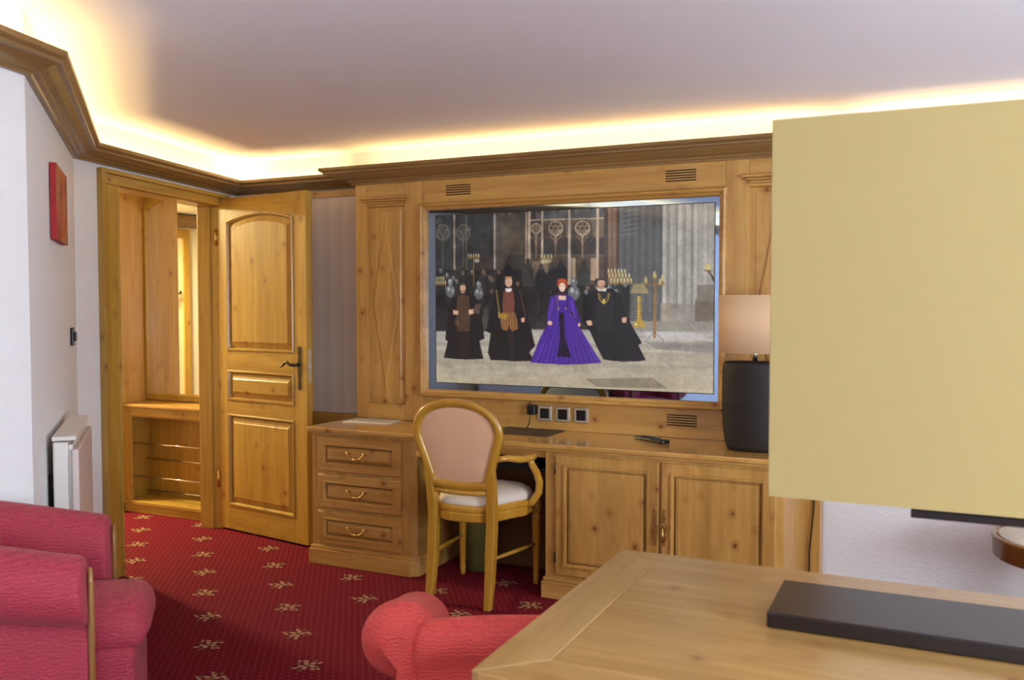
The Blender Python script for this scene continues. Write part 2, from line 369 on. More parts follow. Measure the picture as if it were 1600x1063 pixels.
mb.obj('door_lining', [DZm, DXm], root, world=True, bevel=.003)
# ---- open door leaf
hx, hy = -3.994, 4.253
ang = math.atan2(4.128-4.253, -3.249+3.994)
leaf = empty('door_leaf', (hx, hy, 0.012), ang, 'open panelled pine door with arched top panel, standing before the back wall', 'door')
mb = MB(); LW_, LH, T = .789, 2.032, .042
sl, sr2 = .085, .108
mb.box(0, sl, 0, T, 0, LH); mb.box(LW_-sr2, LW_, 0, T, 0, LH)
rails = [(0, .15), (.715, .80), (.985, 1.105)]
for a, b in rails: mb.box(sl, LW_-sr2, .0005, T, a, b, 1)
# arched top rail
def arch(x0, x1, z0, zs, rise, d, y, n=14):
    x0 += d; x1 -= d; z0 += d; zs -= d; cx = (x0+x1)/2; hw = (x1-x0)/2
    L = [(x0, y, z0), (x1, y, z0)]
    for k in range(n+1):
        t = 1-2*k/n; L.append((cx+hw*t, y, zs+rise*(1-t*t)))
    return L
x0, x1 = sl, LW_-sr2
az, ar = 1.895, .04
top = [(x0, LH), (x1, LH)]
A_ = arch(x0, x1, 1.105, az, ar, 0, .0005)[2:]
up = [(x1+(x0-x1)*k/14, .0005, LH) for k in range(15)]
mb.loft([A_, up], False, False, 1, closed=False)
mb.loft([A_, [(p[0], T, p[2]) for p in A_]], False, False, 1, closed=False)
mb.loft([up, [(p[0], T, p[2]) for p in up]], False, False, 1, closed=False)
mb.loft([[(p[0], T-.0005, p[2]) for p in A_], [(p[0], T-.0005, LH) for p in up]], False, False, 1, closed=False)
mb.obj('leaf_frame', [DZm, DXm], leaf, bevel=.002)
def panel(mb, L):
    mb.loft([L(0, .0), L(.003, -.006), L(.010, -.006), L(.015, .004), L(.019, .014)], False, False, 0)
    mb.loft([L(.019, .014), L(.023, .014)], False, False, 1)
    mb.loft([L(.023, .014), L(.052, .003), L(.055, .001)], False, True, 0)
    mb.loft([L(.019, T-.01), L(.0, T-.01)], True, False, 0)
mb = MB(); panel(mb, lambda d, y: arch(x0, x1, 1.105, az, ar, d, y)); mb.obj('arched_panel', [DZm, GROOVE], leaf)
mb = MB(); panel(mb, lambda d, y: rect(x0+d, x1-d, .80+d, .985-d, y)); mb.obj('middle_panel', [DXm, GROOVE], leaf)
mb = MB(); panel(mb, lambda d, y: rect(x0+d, x1-d, .15+d, .715-d, y)); mb.obj('bottom_panel', [DZm, GROOVE], leaf)
# lever handle with long scroll plate
hxp = LW_-.058; mb = MB()
prof = [(.0, -.125), (.008, -.124), (.014, -.112), (.012, -.09), (.008, -.07), (.010, -.05), (.015, -.025), (.013, 0), (.016, .025), (.012, .05), (.009, .072), (.013, .092), (.015, .112), (.009, .126), (0, .127)]
R_ = [(hxp+w_, z) for w_, z in prof] + [(hxp-w_, z) for w_, z in prof[::-1][1:-1]]
mb.loft([[(x, .0, z+1.02) for x, z in R_], [(x, -.006, z+1.02) for x, z in R_]])
pl = mb.obj('handle_plate', IRON, leaf, bevel=.002)
mb = MB(); mb.tube([(hxp, -.004, 1.04), (hxp, -.045, 1.04)], .010)
mb.tube([(hxp+.004, -.045, 1.04), (hxp-.03, -.048, 1.042), (hxp-.05, -.05, 1.055), (hxp-.07, -.05, 1.052), (hxp-.085, -.05, 1.035), (hxp-.105, -.05, 1.028), (hxp-.125, -.05, 1.035), (hxp-.135, -.05, 1.03)], [.010, .009, .009, .008, .006, .005, .004, .002])
mb.obj('lever', IRON, leaf)
MB().box(LW_-.001, LW_+.002, .010, .032, .94, 1.13).obj('latch_plate', SILVER, leaf)
MB().box(LW_-.001, LW_+.010, .014, .028, 1.02, 1.05).obj('latch_bolt', CHROME, leaf, bevel=.002)
for z in (.25, 1.75):
    MB().tube([(-.006, -.004, z), (-.006, -.004, z+.10)], .008).obj('hinge', BRASS, leaf)

# ---- framed taupe panel in the corner behind the door
fp = empty('wall_panel', (-3.30, 4.48, .74), 0, 'narrow glossy taupe wall panel in pine frame between open door and wall unit', 'wall panel')
MB().box(-3.44, -3.035, 4.466, 4.478, .745, 2.07).obj('lacquered_panel', TAUPE, fp, world=True)
mb = MB(); mb.box(-3.475, -3.435, 4.45, 4.478, .0, 2.07); mb.box(-3.455, -3.44, 4.44, 4.45, .0, 2.07); mb.box(-3.475, -3.03, 4.45, 4.478, 2.045, 2.084, 1)
mb.obj('panel_frame', [PZ, PX], fp, world=True, bevel=.003)
MB().box(-3.435, -3.035, 4.455, 4.478, .0, .74).obj('lower_board', PZ, fp, world=True)

# ------------------------------------------------------------------ hall beyond the door
HU = -4.945
struct(MB().box(-7.6, -3.95, 4.60, 4.72, 0, CZ).obj('wall_hall_end', HALLW))
hl = MB(); hl.box(-6.3, -6.2, 1.6, 4.6, 0, CZ); struct(hl.obj('wall_hall_far', HALLW))
struct(MB().box(-6.3, -3.3, 1.5, 1.6, 0, CZ).obj('wall_hall_near', HALLW))
struct(MB().prism([(-6.3, 1.5), (-2.62, 1.5), (-2.62, 1.95), (-3.84, 3.06), (-4.16, 4.45), (-4.16, 4.75), (-6.3, 4.75)], 2.22, 2.28).obj('ceiling_hall', HALLW))
sp_ = empty('alcove_lining', (HU, 4.45, 0), 0, 'knotty pine side board lining the left of the hall alcove', 'panel')
mb = MB(); mb.box(HU-.03, HU, 4.27, 4.598, 0, 2.2); mb.obj('board', PZ, sp_, world=True, bevel=.003)
mb = MB(); mb.box(HU-.045, HU+.014, 4.255, 4.34, 0, .075); mb.obj('plinth', PX, sp_, world=True, bevel=.004)
struct(MB().box(HU-.03, -4.16, 4.585, 4.599, .73, 2.2).obj('trim_3', PZ))
# shoe rack cabinet
sr = empty('shoe_rack', (-4.55, 4.46, 0), 0, 'low open pine shoe rack cabinet with four metal rods in the hall alcove', 'shoe rack')
X0, X1 = HU+.002, -4.165
MB().box(X0, X1, 4.325, 4.583, .712, .732).obj('top_board', PX, sr, world=True, bevel=.005)
mb = MB(); mb.box(X0+.01, X0+.09, 4.345, 4.365, .08, .712); mb.box(X1-.06, X1, 4.345, 4.365, .08, .712); mb.box(X0+.09, X1-.06, 4.346, 4.365, .655, .712, 1); mb.box(X0+.09, X1-.06, 4.352, 4.36, .645, .655, 1)
mb.obj('face_frame', [DZm, DXm], sr, world=True, bevel=.003)
mb = MB(); mb.box(X0, X0+.018, 4.365, 4.583, .0, .712); mb.box(X1-.018, X1, 4.365, 4.583, 0, .712); mb.box(X0+.018, X1-.018, 4.57, 4.583, .0, .712); mb.obj('carcass', DZm, sr, world=True)
mb = MB(); mb.box(X0+.01, X1, 4.335, 4.57, .055, .08); mb.box(X0+.02, X1, 4.345, 4.37, 0, .055); mb.obj('base_board', DXm, sr, world=True, bevel=.004)
for y, z in ((4.40, .46), (4.54, .33), (4.40, .236), (4.54, .109)):
    MB().tube([(X0+.02, y, z), (X1-.02, y, z)], .006).obj('rod', CHROME, sr, world=True)
# arched mirror
mr = empty('wall_mirror', (-4.55, 4.57, .75), 0, 'tall arched mirror in pine frame above the shoe rack', 'mirror')
def ml(d, y): return arch(-4.925, -4.17, .785, 2.045, .12, d, y)
mb = MB(); mb.loft([ml(0, 4.584), ml(0, 4.564), ml(-.045, 4.564), ml(-.045, 4.584)], False, False)
mb.loft([ml(0, 4.564), ml(0, 4.556), ml(-.012, 4.554), ml(-.012, 4.564)], False, False)
mb.obj('mirror_frame', DZm, mr, world=True)
mb = MB(); mb.loft([ml(.0, 4.583), ml(0, 4.572)], True, True); mb.obj('mirror_glass', MIRROR, mr, world=True)
# opposite hall door (seen in the mirror)
d2 = empty('door_2', (-6.2, 3.2, 0), 0, kind='structure')
mb = MB(); mb.box(-6.2, -6.165, 2.92, 3.0, 0, 2.0); mb.box(-6.2, -6.165, 3.75, 3.85, 0, 2.0); mb.box(-6.2, -6.165, 2.92, 3.85, 2.0, 2.08)
mb.obj('door_frame', DZm, d2, world=True, bevel=.004)
MB().box(-6.2, -6.18, 3.0, 3.75, 0, 2.0).obj('door_panel', base('pale_hall_door', lin((244, 226, 190)), 0.4), d2, world=True)
hk = MB(); hk.tube([(-6.178, 3.02, 1.5), (-6.16, 3.05, 1.52), (-6.13, 3.09, 1.49), (-6.13, 3.12, 1.51)], .006); hk.tube([(-6.178, 3.20, 1.5), (-6.16, 3.17, 1.52), (-6.13, 3.14, 1.49), (-6.13, 3.12, 1.51)], .006); hk.tube([(-6.13, 3.12, 1.53), (-6.13, 3.12, 1.44)], .007); hk.box(-6.178, -6.17, 3.09, 3.15, 1.46, 1.54)
tag(hk.obj('coat_hook', IRON), 'small dark iron coat hook on the pale hall door', 'coat hook')
struct(sweep([(-6.2, 1.6), (-6.2, 4.6), (-4.98, 4.6)], [(0, 2.10), (.03, 2.10), (.08, 2.16), (.08, 2.2), (0, 2.2)], 'trim_4', [CRm]))

# ------------------------------------------------------------------ pictures, radiator, switch on diagonal wall
eG = (Vector(PA)-Vector(PB)).normalized(); nG = Vector((eG.y, -eG.x))
def GW(s, off, z): p = Vector(PB)+eG*s+nG*off; return (p.x, p.y, z)
def gbox(mb, s0, s1, o0, o1, z0, z1, mi=0):
    mb.loft([[GW(s0, o0, z), GW(s1, o0, z), GW(s1, o1, z), GW(s0, o1, z)] for z in (z0, z1)], mi=mi)
pic = empty('wall_picture', GW(.77, 0, 1.63), math.atan2(eG.y, eG.x), 'small red and ochre abstract canvas on the angled white wall', 'picture')
cm = base('abstract_canvas', lin((150, 40, 30)), 0.6); N = NT(cm)
tc = N.n('ShaderNodeTexCoord'); n = N.n('ShaderNodeTexNoise'); n.inputs['Scale'].default_value = 7; n.inputs['Detail'].default_value = 3; N.l(tc.outputs['Object'], n.inputs['Vector'])
N.l(N.ramp(n.outputs[0], [(0.36, lin((128, 26, 28))), (0.5, lin((176, 72, 44))), (0.6, lin((164, 120, 56))), (0.72, lin((110, 50, 40)))]), N.b.inputs['Base Color'])
mb = MB(); gbox(mb, .60, 1.0, .003, .024, 1.64, 1.92); mb.obj('canvas_edge', PICRED, pic, world=True)
mb = MB(); gbox(mb, .60, 1.0, .024, .0255, 1.64, 1.92); mb.obj('canvas_front', cm, pic, world=True)
rad = empty('radiator', GW(.6, .06, 0), math.atan2(eG.y, eG.x), 'white panel radiator with top grille on the angled wall beside the doorway', 'radiator')
mb = MB(); gbox(mb, .33, .95, .022, .070, .25, .925); mb.obj('body', RADM, rad, world=True, bevel=.006)
mb = MB(); gbox(mb, .31, .96, .082, .104, .24, .90); mb.obj('front_panel', RADF, rad, world=True, bevel=.005)
mb = MB(); gbox(mb, .32, .96, .020, .096, .93, .945); gbox(mb, .33, .95, .07, .084, .30, .915); mb.obj('top_grille', RADM, rad, world=True, bevel=.003)
mb = MB(); gbox(mb, .40, .43, 0, .022, .4, .8); mb.obj('wall_bracket', DARK, rad, world=True); mb = MB(); gbox(mb, .85, .88, 0, .022, .4, .8); mb.obj('wall_bracket', DARK, rad, world=True)
mb = MB(); gbox(mb, .36, .39, .03, .06, 0, .26); mb.obj('pipe', RADM, rad, world=True)
th = empty('wall_switch', GW(1.36, 0, 1.22), math.atan2(eG.y, eG.x), 'small black wall control on the angled white wall near the doorway', 'switch')
mb = MB(); gbox(mb, 1.32, 1.40, .001, .014, 1.215, 1.295); mb.obj('switch_plate', PLASTIC, th, world=True, bevel=.004)
mb = MB(); gbox(mb, 1.34, 1.38, .014, .024, 1.235, 1.275); mb.obj('switch_knob', PLASTIC, th, world=True, bevel=.004)

# ------------------------------------------------------------------ wall unit: back panelling
YB = 4.33; UX0, UX1 = -3.02, -.447
wu = empty('panelled_wall_unit', ((UX0+UX1)/2, YB, .74), 0, 'wide knotty pine wall panelling with cornice framing the television', 'wall unit')
TX0, TX1, TZ0, TZ1 = -2.585, -.885, .885, 1.96
mb = MB(); mb.box(TX0+.03, TX1-.03, YB+.06, YB+.13, .76, 2.08); mb.obj('backing', PZ, wu, world=True)
def pil(x0, x1, xa, xb, name):
    m = MB(); m.box(x0, xa, YB, YB+.14, .741, 2.09); m.box(xb, x1, YB, YB+.14, .741, 2.09)
    m.box(xa, xb, YB+.0005, YB+.14, .741, .83, 1); m.box(xa, xb, YB+.0005, YB+.14, 1.955, 2.09, 1)
    o = m.obj(name, [PZ, PX], wu, world=True, bevel=.003)
    m = MB()
    m.loft([rect(xa, xb, .83, 1.955, YB), rect(xa+.004, xb-.004, .834, 1.951, YB+.014)], False, False)
    fld = rect(xa+.004, xb-.004, .834, 1.951, YB+.014)
    m.loft([fld, rect(xa+.03, xb-.03, .86, 1.93, YB+.010), rect(xa+.033, xb-.033, .863, 1.927, YB+.007)], False, True)
    # raised elongated diamond
    cx = (xa+xb)/2; cz = (.86+1.93)/2; hw = (xb-xa)/2-.04; hh = .50
    D = lambda k, y: [(cx-hw*k, y, cz), (cx, y, cz-hh*k), (cx+hw*k, y, cz), (cx, y, cz+hh*k)]
    m.loft([D(1, YB+.0065), D(.985, YB+.0015), D(.90, YB-.002), D(.87, YB-.0025)], False, True)
    m.obj('diamond_panel', PZ, o, world=False) if False else None
    q = m.obj('diamond_panel', PZ, wu, world=True)
    # little moulded cap
    m = MB()
    for (za, zb, e, dpt) in ((1.968, 1.982, .0, .012), (1.982, 1.994, .012, .024), (1.994, 2.008, .026, .036)):
        m.box(xa-.004-e, xb+.004+e, YB-dpt, YB, za, zb)
    m.obj('panel_cap', PX, wu, world=True, bevel=.004)
pil(UX0, TX0+.01, -2.945, -2.69, 'left_stile'); pil(TX1-.01, UX1, -.785, -.525, 'right_stile')
m = MB(); m.box(TX0+.01, TX1-.01, YB+.001, YB+.14, 1.945, 2.09); m.obj('top_rail', PX, wu, world=True)
m = MB(); m.box(TX0+.01, TX1-.01, YB+.001, YB+.14, .741, .90); m.obj('bottom_rail', PX, wu, world=True)
# picture-frame moulding round the television
fr = [(.0, 0), (-.010, .0), (-.026, .006), (-.030, .014), (-.024, .022), (-.012, .026), (-.006, .038), (.012, .042), (.018, .042)]
def R4(d, y): return rect(TX0+d, TX1-d, TZ0+d, TZ1-d, y)
m = MB(); m.loft([R4(b, YB+a) for a, b in fr] + [R4(.046, YB+.014), R4(.046, YB+.06)], False, False)
m.obj('screen_moulding', PX, wu, world=True)
# vents: dark bars put in for the shade of the slots
for vx, vz in ((-2.346, 2.024), (-1.114, 2.027), (-1.10, .828)):
    m = MB()
    for k in range(5):
        z = vz+(k-2)*.0125; m.box(vx-.075, vx+.075, YB-.0015, YB+.01, z-.0028, z+.0028)
    m.obj('vent', VENT, wu, world=True)
UP = [(0, 2.084), (.014, 2.084), (.018, 2.094), (.030, 2.096), (.036, 2.106), (.060, 2.112), (.088, 2.126), (.118, 2.144), (.134, 2.148), (.145, 2.152), (.150, 2.158), (.150, 2.172), (.136, 2.172), (.132, 2.140), (0, 2.138)]
o = sweep([(UX0, 4.47), (UX0, YB), (UX1, YB), (UX1, 4.47)], UP, 'cornice', [CRm, CRy], parent=wu)

# ------------------------------------------------------------------ television in the wall unit
GX0, GX1, GZ0, GZ1 = -2.545, -.917, .925, 1.922
tv = empty('television', (-1.73, YB+.03, .93), 0, 'large television behind mirror glass in the pine panelling, showing people in period dress', 'television')
SX0, SX1, SZ0, SZ1 = -2.492, -.950, .966, 1.888
mb = MB(); mb.box(GX0, GX1, YB+.012, YB+.03, GZ0, GZ1); mb.obj('mirror_glass', TVMIR, tv, world=True)
def paint_scene():
    """the television's picture: a generic costume procession in a stone hall, painted as vertex colours"""
    rs = np.random.RandomState(7); W_, H_ = 880, 528
    img = np.zeros((H_, W_, 3), np.float32); yy, xx = np.mgrid[0:H_, 0:W_].astype(np.float32)
    def T(cx, cy):
        X = (cx-122)/1320.; t = 148-58*X; b = 932+46*X
        return X*W_, (cy-t)/(b-t)*H_
    def poly(pts, col, a=1.0, noise=0.0, soft=0):
        P = [T(*p) for p in pts]; xs = [p[0] for p in P]; ys = [p[1] for p in P]
        x0, x1 = int(max(0, min(xs)-1)), int(min(W_, max(xs)+2)); y0, y1 = int(max(0, min(ys)-1)), int(min(H_, max(ys)+2))
        if x1 <= x0 or y1 <= y0: return
        gx, gy = xx[y0:y1, x0:x1]+.5, yy[y0:y1, x0:x1]+.5; ins = np.zeros(gx.shape, bool); n = len(P)
        for i in range(n):
            (ax, ay), (bx, by) = P[i], P[(i+1) % n]
            if ay == by: continue
            ins ^= ((ay > gy) != (by > gy)) & (gx < (bx-ax)*(gy-ay)/(by-ay)+ax)
        c = np.array(col, np.float32); v = c*np.ones(gx.shape+(3,), np.float32)
        if noise: v = v*(1+noise*rs.randn(*gx.shape, 1))
        k = (ins*a)[..., None]; img[y0:y1, x0:x1] = img[y0:y1, x0:x1]*(1-k)+v*k
    def ell(cx, cy, rx, ry, col, a=1.0, noise=0, n=18, a0=0, a1=2*PI):
        poly([(cx+rx*math.cos(a0+(a1-a0)*k/n), cy+ry*math.sin(a0+(a1-a0)*k/n)) for k in range(n+(1 if a1-a0 < 6 else 0))], col, a, noise)
    def line(p, q, w_, col, a=1.0):
        dx, dy = q[0]-p[0], q[1]-p[1]; L = math.hypot(dx, dy)+1e-6; nx, ny = -dy/L*w_/2, dx/L*w_/2
        poly([(p[0]+nx, p[1]+ny), (q[0]+nx, q[1]+ny), (q[0]-nx, q[1]-ny), (p[0]-nx, p[1]-ny)], col, a)
    def arc(cx, cy, r, a0, a1, w_, col, a=1.0, n=14, ry=None):
        ry = ry or r; pts = [(cx+r*math.cos(math.radians(a0+(a1-a0)*k/n)), cy+ry*math.sin(math.radians(a0+(a1-a0)*k/n))) for k in range(n+1)]
        for p, q in zip(pts, pts[1:]): line(p, q, w_, col, a)
    R = lambda x0, y0, x1, y1, c, a=1.0, nz=0: poly([(x0, y0), (x1, y0), (x1, y1), (x0, y1)], c, a, nz)
    # back wall
    R(100, 60, 1460, 1000, (62, 58, 56), 1, .10); R(100, 60, 430, 420, (56, 56, 58), 1, .12); R(430, 60, 620, 420, (84, 76, 66), 1, .14)
    R(470, 180, 600, 330, (104, 92, 74), .6, .15); R(640, 60, 960, 170, (92, 90, 90), 1, .10); R(960, 60, 1040, 470, (78, 66, 58), 1, .1)
    R(340, 360, 420, 600, (66, 56, 48)); R(500, 330, 600, 480, (70, 66, 62), 1, .2)
    for x in range(130, 430, 18): line((x, 130), (x, 420), 3, (84, 82, 82), .5)
    R(610, 330, 960, 480, (96, 82, 66), 1, .12); R(800, 345, 830, 460, (196, 168, 138)); R(900, 345, 930, 450, (190, 160, 130)); R(620, 360, 700, 470, (150, 126, 100), .7)
    # tracery
    tan = (176, 148, 118); tl = (206, 182, 154)
    R(604, 165, 960, 250, (128, 108, 88), .9, .08)
    for cx in (640, 735, 862):
        r = 34 if cx > 650 else 22
        poly([(cx-50, 255), (cx-44, 190), (cx-20, 168), (cx+20, 166), (cx+44, 188), (cx+50, 255), (cx+2, 330)], (74, 62, 54), .85)
        ell(cx, 206, r, r, (92, 78, 66)); arc(cx, 206, r, 0, 360, 6, tl); arc(cx, 206, r*.35, 0, 360, 4, tl)
        for k in range(6): a = k*PI/3; arc(cx+r*.62*math.cos(a), 206+r*.62*math.sin(a), r*.30, 0, 360, 3, tan)
        arc(cx-40, 262, 40, -80, 10, 6, tl, ry=50); arc(cx+40, 262, 40, 170, 260, 6, tl, ry=50)
        arc(cx-30, 300, 30, -90, 0, 4, tan, ry=55); arc(cx+30, 300, 30, 180, 270, 4, tan, ry=55); line((cx, 262), (cx, 345), 5, tan)
    line((604, 168), (960, 160), 6, tl); line((604, 330), (960, 330), 3, tan, .5)
    for cx in (160, 270):
        ell(cx, 230, 38, 44, (84, 80, 74), .8, .1); arc(cx, 225, 36, 0, 360, 4, (128, 118, 104)); arc(cx-36, 270, 36, -90, 0, 5, (134, 124, 110), ry=60); arc(cx+36, 270, 36, 180, 270, 5, (134, 124, 110), ry=60); line((cx, 262), (cx, 400), 5, (116, 108, 98))
    for x, w_, c in ((222, 9, (186, 164, 142)), (286, 5, (130, 118, 106)), (432, 9, (206, 190, 176)), (442, 5, (120, 108, 98)), (592, 10, (196, 170, 144)), (606, 12, (226, 200, 172)), (670, 10, (212, 186, 160)), (800, 11, (218, 196, 176)), (812, 4, (110, 96, 84)), (932, 11, (204, 178, 152))):
        line((x, 90), (x, 520 if x < 600 else 470), w_, c)
    for k in range(60):
        x = rs.uniform(130, 600); y = rs.uniform(120, 420); line((x, y), (x+rs.uniform(-4, 4), y+rs.uniform(10, 50)), rs.uniform(1, 4), tuple(rs.uniform(50, 120)*np.array((1, .95, .88))), .5)
    R(700, 100, 790, 160, (110, 108, 106), .6); R(980, 110, 1020, 500, (118, 92, 74), 1, .06); line((985, 110), (990, 500), 6, (150, 116, 92)); line((1008, 110), (1012, 500), 6, (146, 118, 98))
    # right stone
    R(1030, 60, 1225, 690, (98, 97, 97), 1, .05)
    for x in range(1040, 1225, 16): line((x, 80), (x, 600), 5, (118, 117, 116) if (x//16) % 2 else (80, 80, 81), .7)
    for k in range(6): line((1045, 130+k*22), (1115, 118+k*22), 6, (132, 130, 128), .7)
    R(1222, 60, 1460, 700, (168, 162, 154), 1, .03)
    for x, w_, c in ((1228, 10, 196), (1246, 6, 132), (1262, 12, 186), (1282, 5, 128), (1296, 14, 200), (1316, 5, 140), (1330, 10, 188), (1348, 5, 120), (1362, 14, 196), (1384, 8, 176), (1402, 14, 190), (1424, 10, 172)):
        line((x, 70), (x+2, 640), w_, (c, c*.97, c*.92), .85)
    R(1215, 555, 1275, 690, (166, 152, 134), .9, .04); R(1270, 560, 1362, 690, (152, 144, 134), .8, .05); R(1362, 540, 1450, 725, (120, 108, 94), 1, .07); R(1370, 470, 1450, 550, (132, 122, 110), .9, .05)
    # floor
    poly([(100, 640), (1460, 640), (1460, 1010), (100, 1010)], (150, 142, 132), 1, .03)
    R(100, 600, 640, 680, (44, 40, 38), 1, .1)
    for k in range(16):
        y = 686+k*k*1.15; t = k/16; c = np.array((176, 172, 168))*(1-t)+np.array((190, 176, 148))*t
        poly([(100, y), (1460, y+14*t), (1460, y+14*t+2.3*k+5), (100, y+2.3*k+5)], tuple(c*rs.uniform(.90, 1.03)), 1, .025)
    for k in range(46):
        x = rs.uniform(120, 1400); y = rs.uniform(700, 950); w_ = rs.uniform(50, 200); h = 4+(y-690)*.09
        poly([(x, y), (x+w_, y+3), (x+w_+h, y+h+3), (x+h*.6, y+h)], tuple(np.array((186, 174, 150))*rs.uniform(.84, 1.08)), .45)
    poly([(880, 912), (1180, 905), (1250, 955), (930, 950)], (128, 118, 100), .7); poly([(1150, 735), (1442, 740), (1442, 790), (1200, 770)], (112, 108, 104), .5)
    poly([(1140, 690), (1360, 690), (1440, 730), (1160, 720)], (196, 192, 190), .8)
    # distant crowd, unlit
    R(122, 400, 600, 690, (46, 42, 42), .93, .2); R(600, 470, 1080, 680, (48, 44, 42), .93, .16); R(350, 560, 420, 680, (86, 82, 78), .8)
    for k in range(60):
        x = rs.uniform(125, 1070); y = rs.uniform(400, 510) if x < 620 else rs.uniform(440, 510)
        ell(x, y+70, rs.uniform(14, 24), 80, tuple(rs.uniform(26, 60)*np.array((1, .93, .9))), .85, .1)
        if k % 3 == 0: ell(x, y-2, 9, 12, (150, 120, 100), .75)
        elif k % 3 == 1: ell(x, y-2, 10, 12, (132, 134, 138), .7); ell(x-3, y-6, 3, 4, (214, 216, 220), .8)
        else: ell(x, y-2, 9, 12, (60, 50, 44), .9)
    for x, y, s in ((200, 470, 1), (350, 480, 1), (822, 470, 1.2)):
        ell(x, y-10*s, 13*s, 18*s, (134, 138, 144)); ell(x-3, y-16*s, 5*s, 6*s, (226, 228, 232)); ell(x, y+32*s, 24*s, 30*s, (118, 120, 124)); ell(x-8, y+22*s, 7*s, 10*s, (210, 212, 216), .9); ell(x+12, y+30*s, 4*s, 10*s, (190, 192, 196), .8)
    for x, y, h in ((600, 360, 120), (500, 370, 110), (665, 385, 120), (720, 380, 120), (760, 360, 130), (870, 365, 110)):
        ell(x, y, 11, 15, (70, 62, 56)); poly([(x-12, y+10), (x+12, y+10), (x+30, y+45), (x+28, y+h), (x-28, y+h), (x-30, y+45)], (66, 68, 64) if x in (600, 870) else (44, 44, 50), 1, .15)
    # candles
    brass = (150, 118, 52); wax = (206, 186, 116)
    def cand(x, y, n, s, st=None):
        for k in range(n):
            xx_ = x+(k-(n-1)/2)*s; R(xx_-s*.28, y-s*.9, xx_+s*.28, y, wax); ell(xx_, y-s*1.1, 2.5, 6, (255, 246, 210)); ell(xx_, y+2, s*.36, 4, brass)
        if st: line((x, y), (x, st), 6, brass)
    cand(325, 345, 5, 13, 480); ell(340, 358, 14, 9, (206, 200, 188)); cand(145, 450, 4, 12); cand(150, 470, 5, 12)
    cand(1020, 418, 6, 15); cand(1032, 440, 7, 15); cand(1040, 462, 7, 15); cand(690, 350, 4, 16); ell(690, 360, 26, 10, (230, 206, 160), .8)
    line((1190, 440), (1190, 720), 11, (148, 112, 70)); line((1150, 468), (1230, 468), 7, (150, 112, 62)); cand(1150, 462, 1, 24); cand(1188, 440, 1, 26); cand(1222, 455, 1, 24); cand(1212, 470, 1, 20)
    line((1190, 690), (1150, 735), 2, (90, 80, 70)); line((1190, 690), (1232, 735), 2, (90, 80, 70))
    poly([(1096, 465), (1142, 465), (1165, 510), (1080, 510)], (160, 146, 104)); 
    for k in range(9): ell(1122, 530+k*13, 9+4*(k % 2), 8, (176, 140, 58)); ell(1119, 528+k*13, 3, 4, (240, 220, 150))
    poly([(1112, 630), (1134, 630), (1152, 668), (1090, 668)], (184, 148, 62)); ell(1108, 655, 6, 6, (240, 220, 150))
    R(1404, 375, 1426, 402, wax); line((1415, 402), (1436, 440), 6, (84, 64, 46)); line((1400, 405), (1430, 405), 5, (100, 78, 50)); line((1430, 425), (1442, 455), 8, (70, 52, 40))
    # soft haze from the windows
    poly([(122, 100), (600, 100), (420, 520), (122, 520)], (190, 196, 206), .07); poly([(640, 90), (1010, 90), (1010, 330), (640, 420)], (210, 214, 220), .07)
    m_ = rs.rand(H_//12+2, W_//12+2); m_ = np.kron(m_, np.ones((12, 12)))[:H_, :W_]
    for _ in range(3):
        m_[6:-6, 6:-6] = (m_[:-12, 6:-6]+m_[12:, 6:-6]+m_[6:-6, :-12]+m_[6:-6, 12:])/4
    top_ = np.clip((330-yy)/40, 0, 1)*.45+.10; img *= (1-(top_*(m_*.8))[..., None]*np.clip((640-xx)/200, .35, 1)[..., None]); img *= 1+.05*rs.randn(H_, W_, 1)
    skin = (212, 168, 140)
    def head(x, y, hair, beard=None, s=1.0, hw=15):
        ell(x, y-5*s, (hw+1)*s, 17*s, hair); ell(x, y+2*s, hw*s, 20*s, skin); poly([(x-hw*s, y-6*s), (x-hw*.8*s, y-18*s), (x+hw*.8*s, y-18*s), (x+hw*s, y-6*s), (x+hw*.6*s, y-12*s), (x-hw*.6*s, y-12*s)], hair)
        R(x-9*s, y-3*s, x-3*s, y, (70, 48, 40), .9); R(x+3*s, y-3*s, x+9*s, y, (70, 48, 40), .9); line((x, y), (x+1, y+6*s), 3*s, (176, 126, 102)); R(x-5*s, y+10*s, x+5*s, y+12*s, (150, 84, 74), .9)
        if beard: poly([(x-hw*.9*s, y+4*s), (x-5*s, y+9*s), (x+5*s, y+9*s), (x+hw*.9*s, y+4*s), (x+9*s, y+26*s), (x-9*s, y+26*s)], beard, .9)
    def folds(pts_top, pts_bot, cols, n, w_=4):
        for k in range(n):
            t = (k+.5)/n; a = (pts_top[0]+(pts_top[1]-pts_top[0])*t, pts_top[2]); b = (pts_bot[0]+(pts_bot[1]-pts_bot[0])*t, pts_bot[2])
            line(a, b, w_*(.5+rs.rand()), cols[k % len(cols)], .38)
    # attendant at left, brown robe
    poly([(245, 520), (205, 540), (185, 620), (172, 730), (186, 738), (165, 815), (230, 822), (290, 824), (375, 820), (352, 735), (380, 725), (362, 600), (335, 530), (300, 515)], (34, 28, 28), 1, .12)
    folds((200, 350, 620), (175, 368, 815), [(20, 17, 18), (50, 42, 40)], 14)
    poly([(240, 520), (298, 520), (308, 600), (300, 690), (236, 690), (228, 600)], (78, 56, 44), 1, .12); folds((236, 300, 530), (236, 300, 690), [(60, 42, 34), (98, 72, 56)], 8, 3)
    poly([(240, 690), (300, 690), (302, 740), (290, 815), (255, 815), (240, 740)], (42, 32, 28), 1, .1); poly([(215, 590), (245, 595), (240, 612), (216, 612)], skin); poly([(296, 590), (322, 585), (326, 606), (300, 612)], skin)
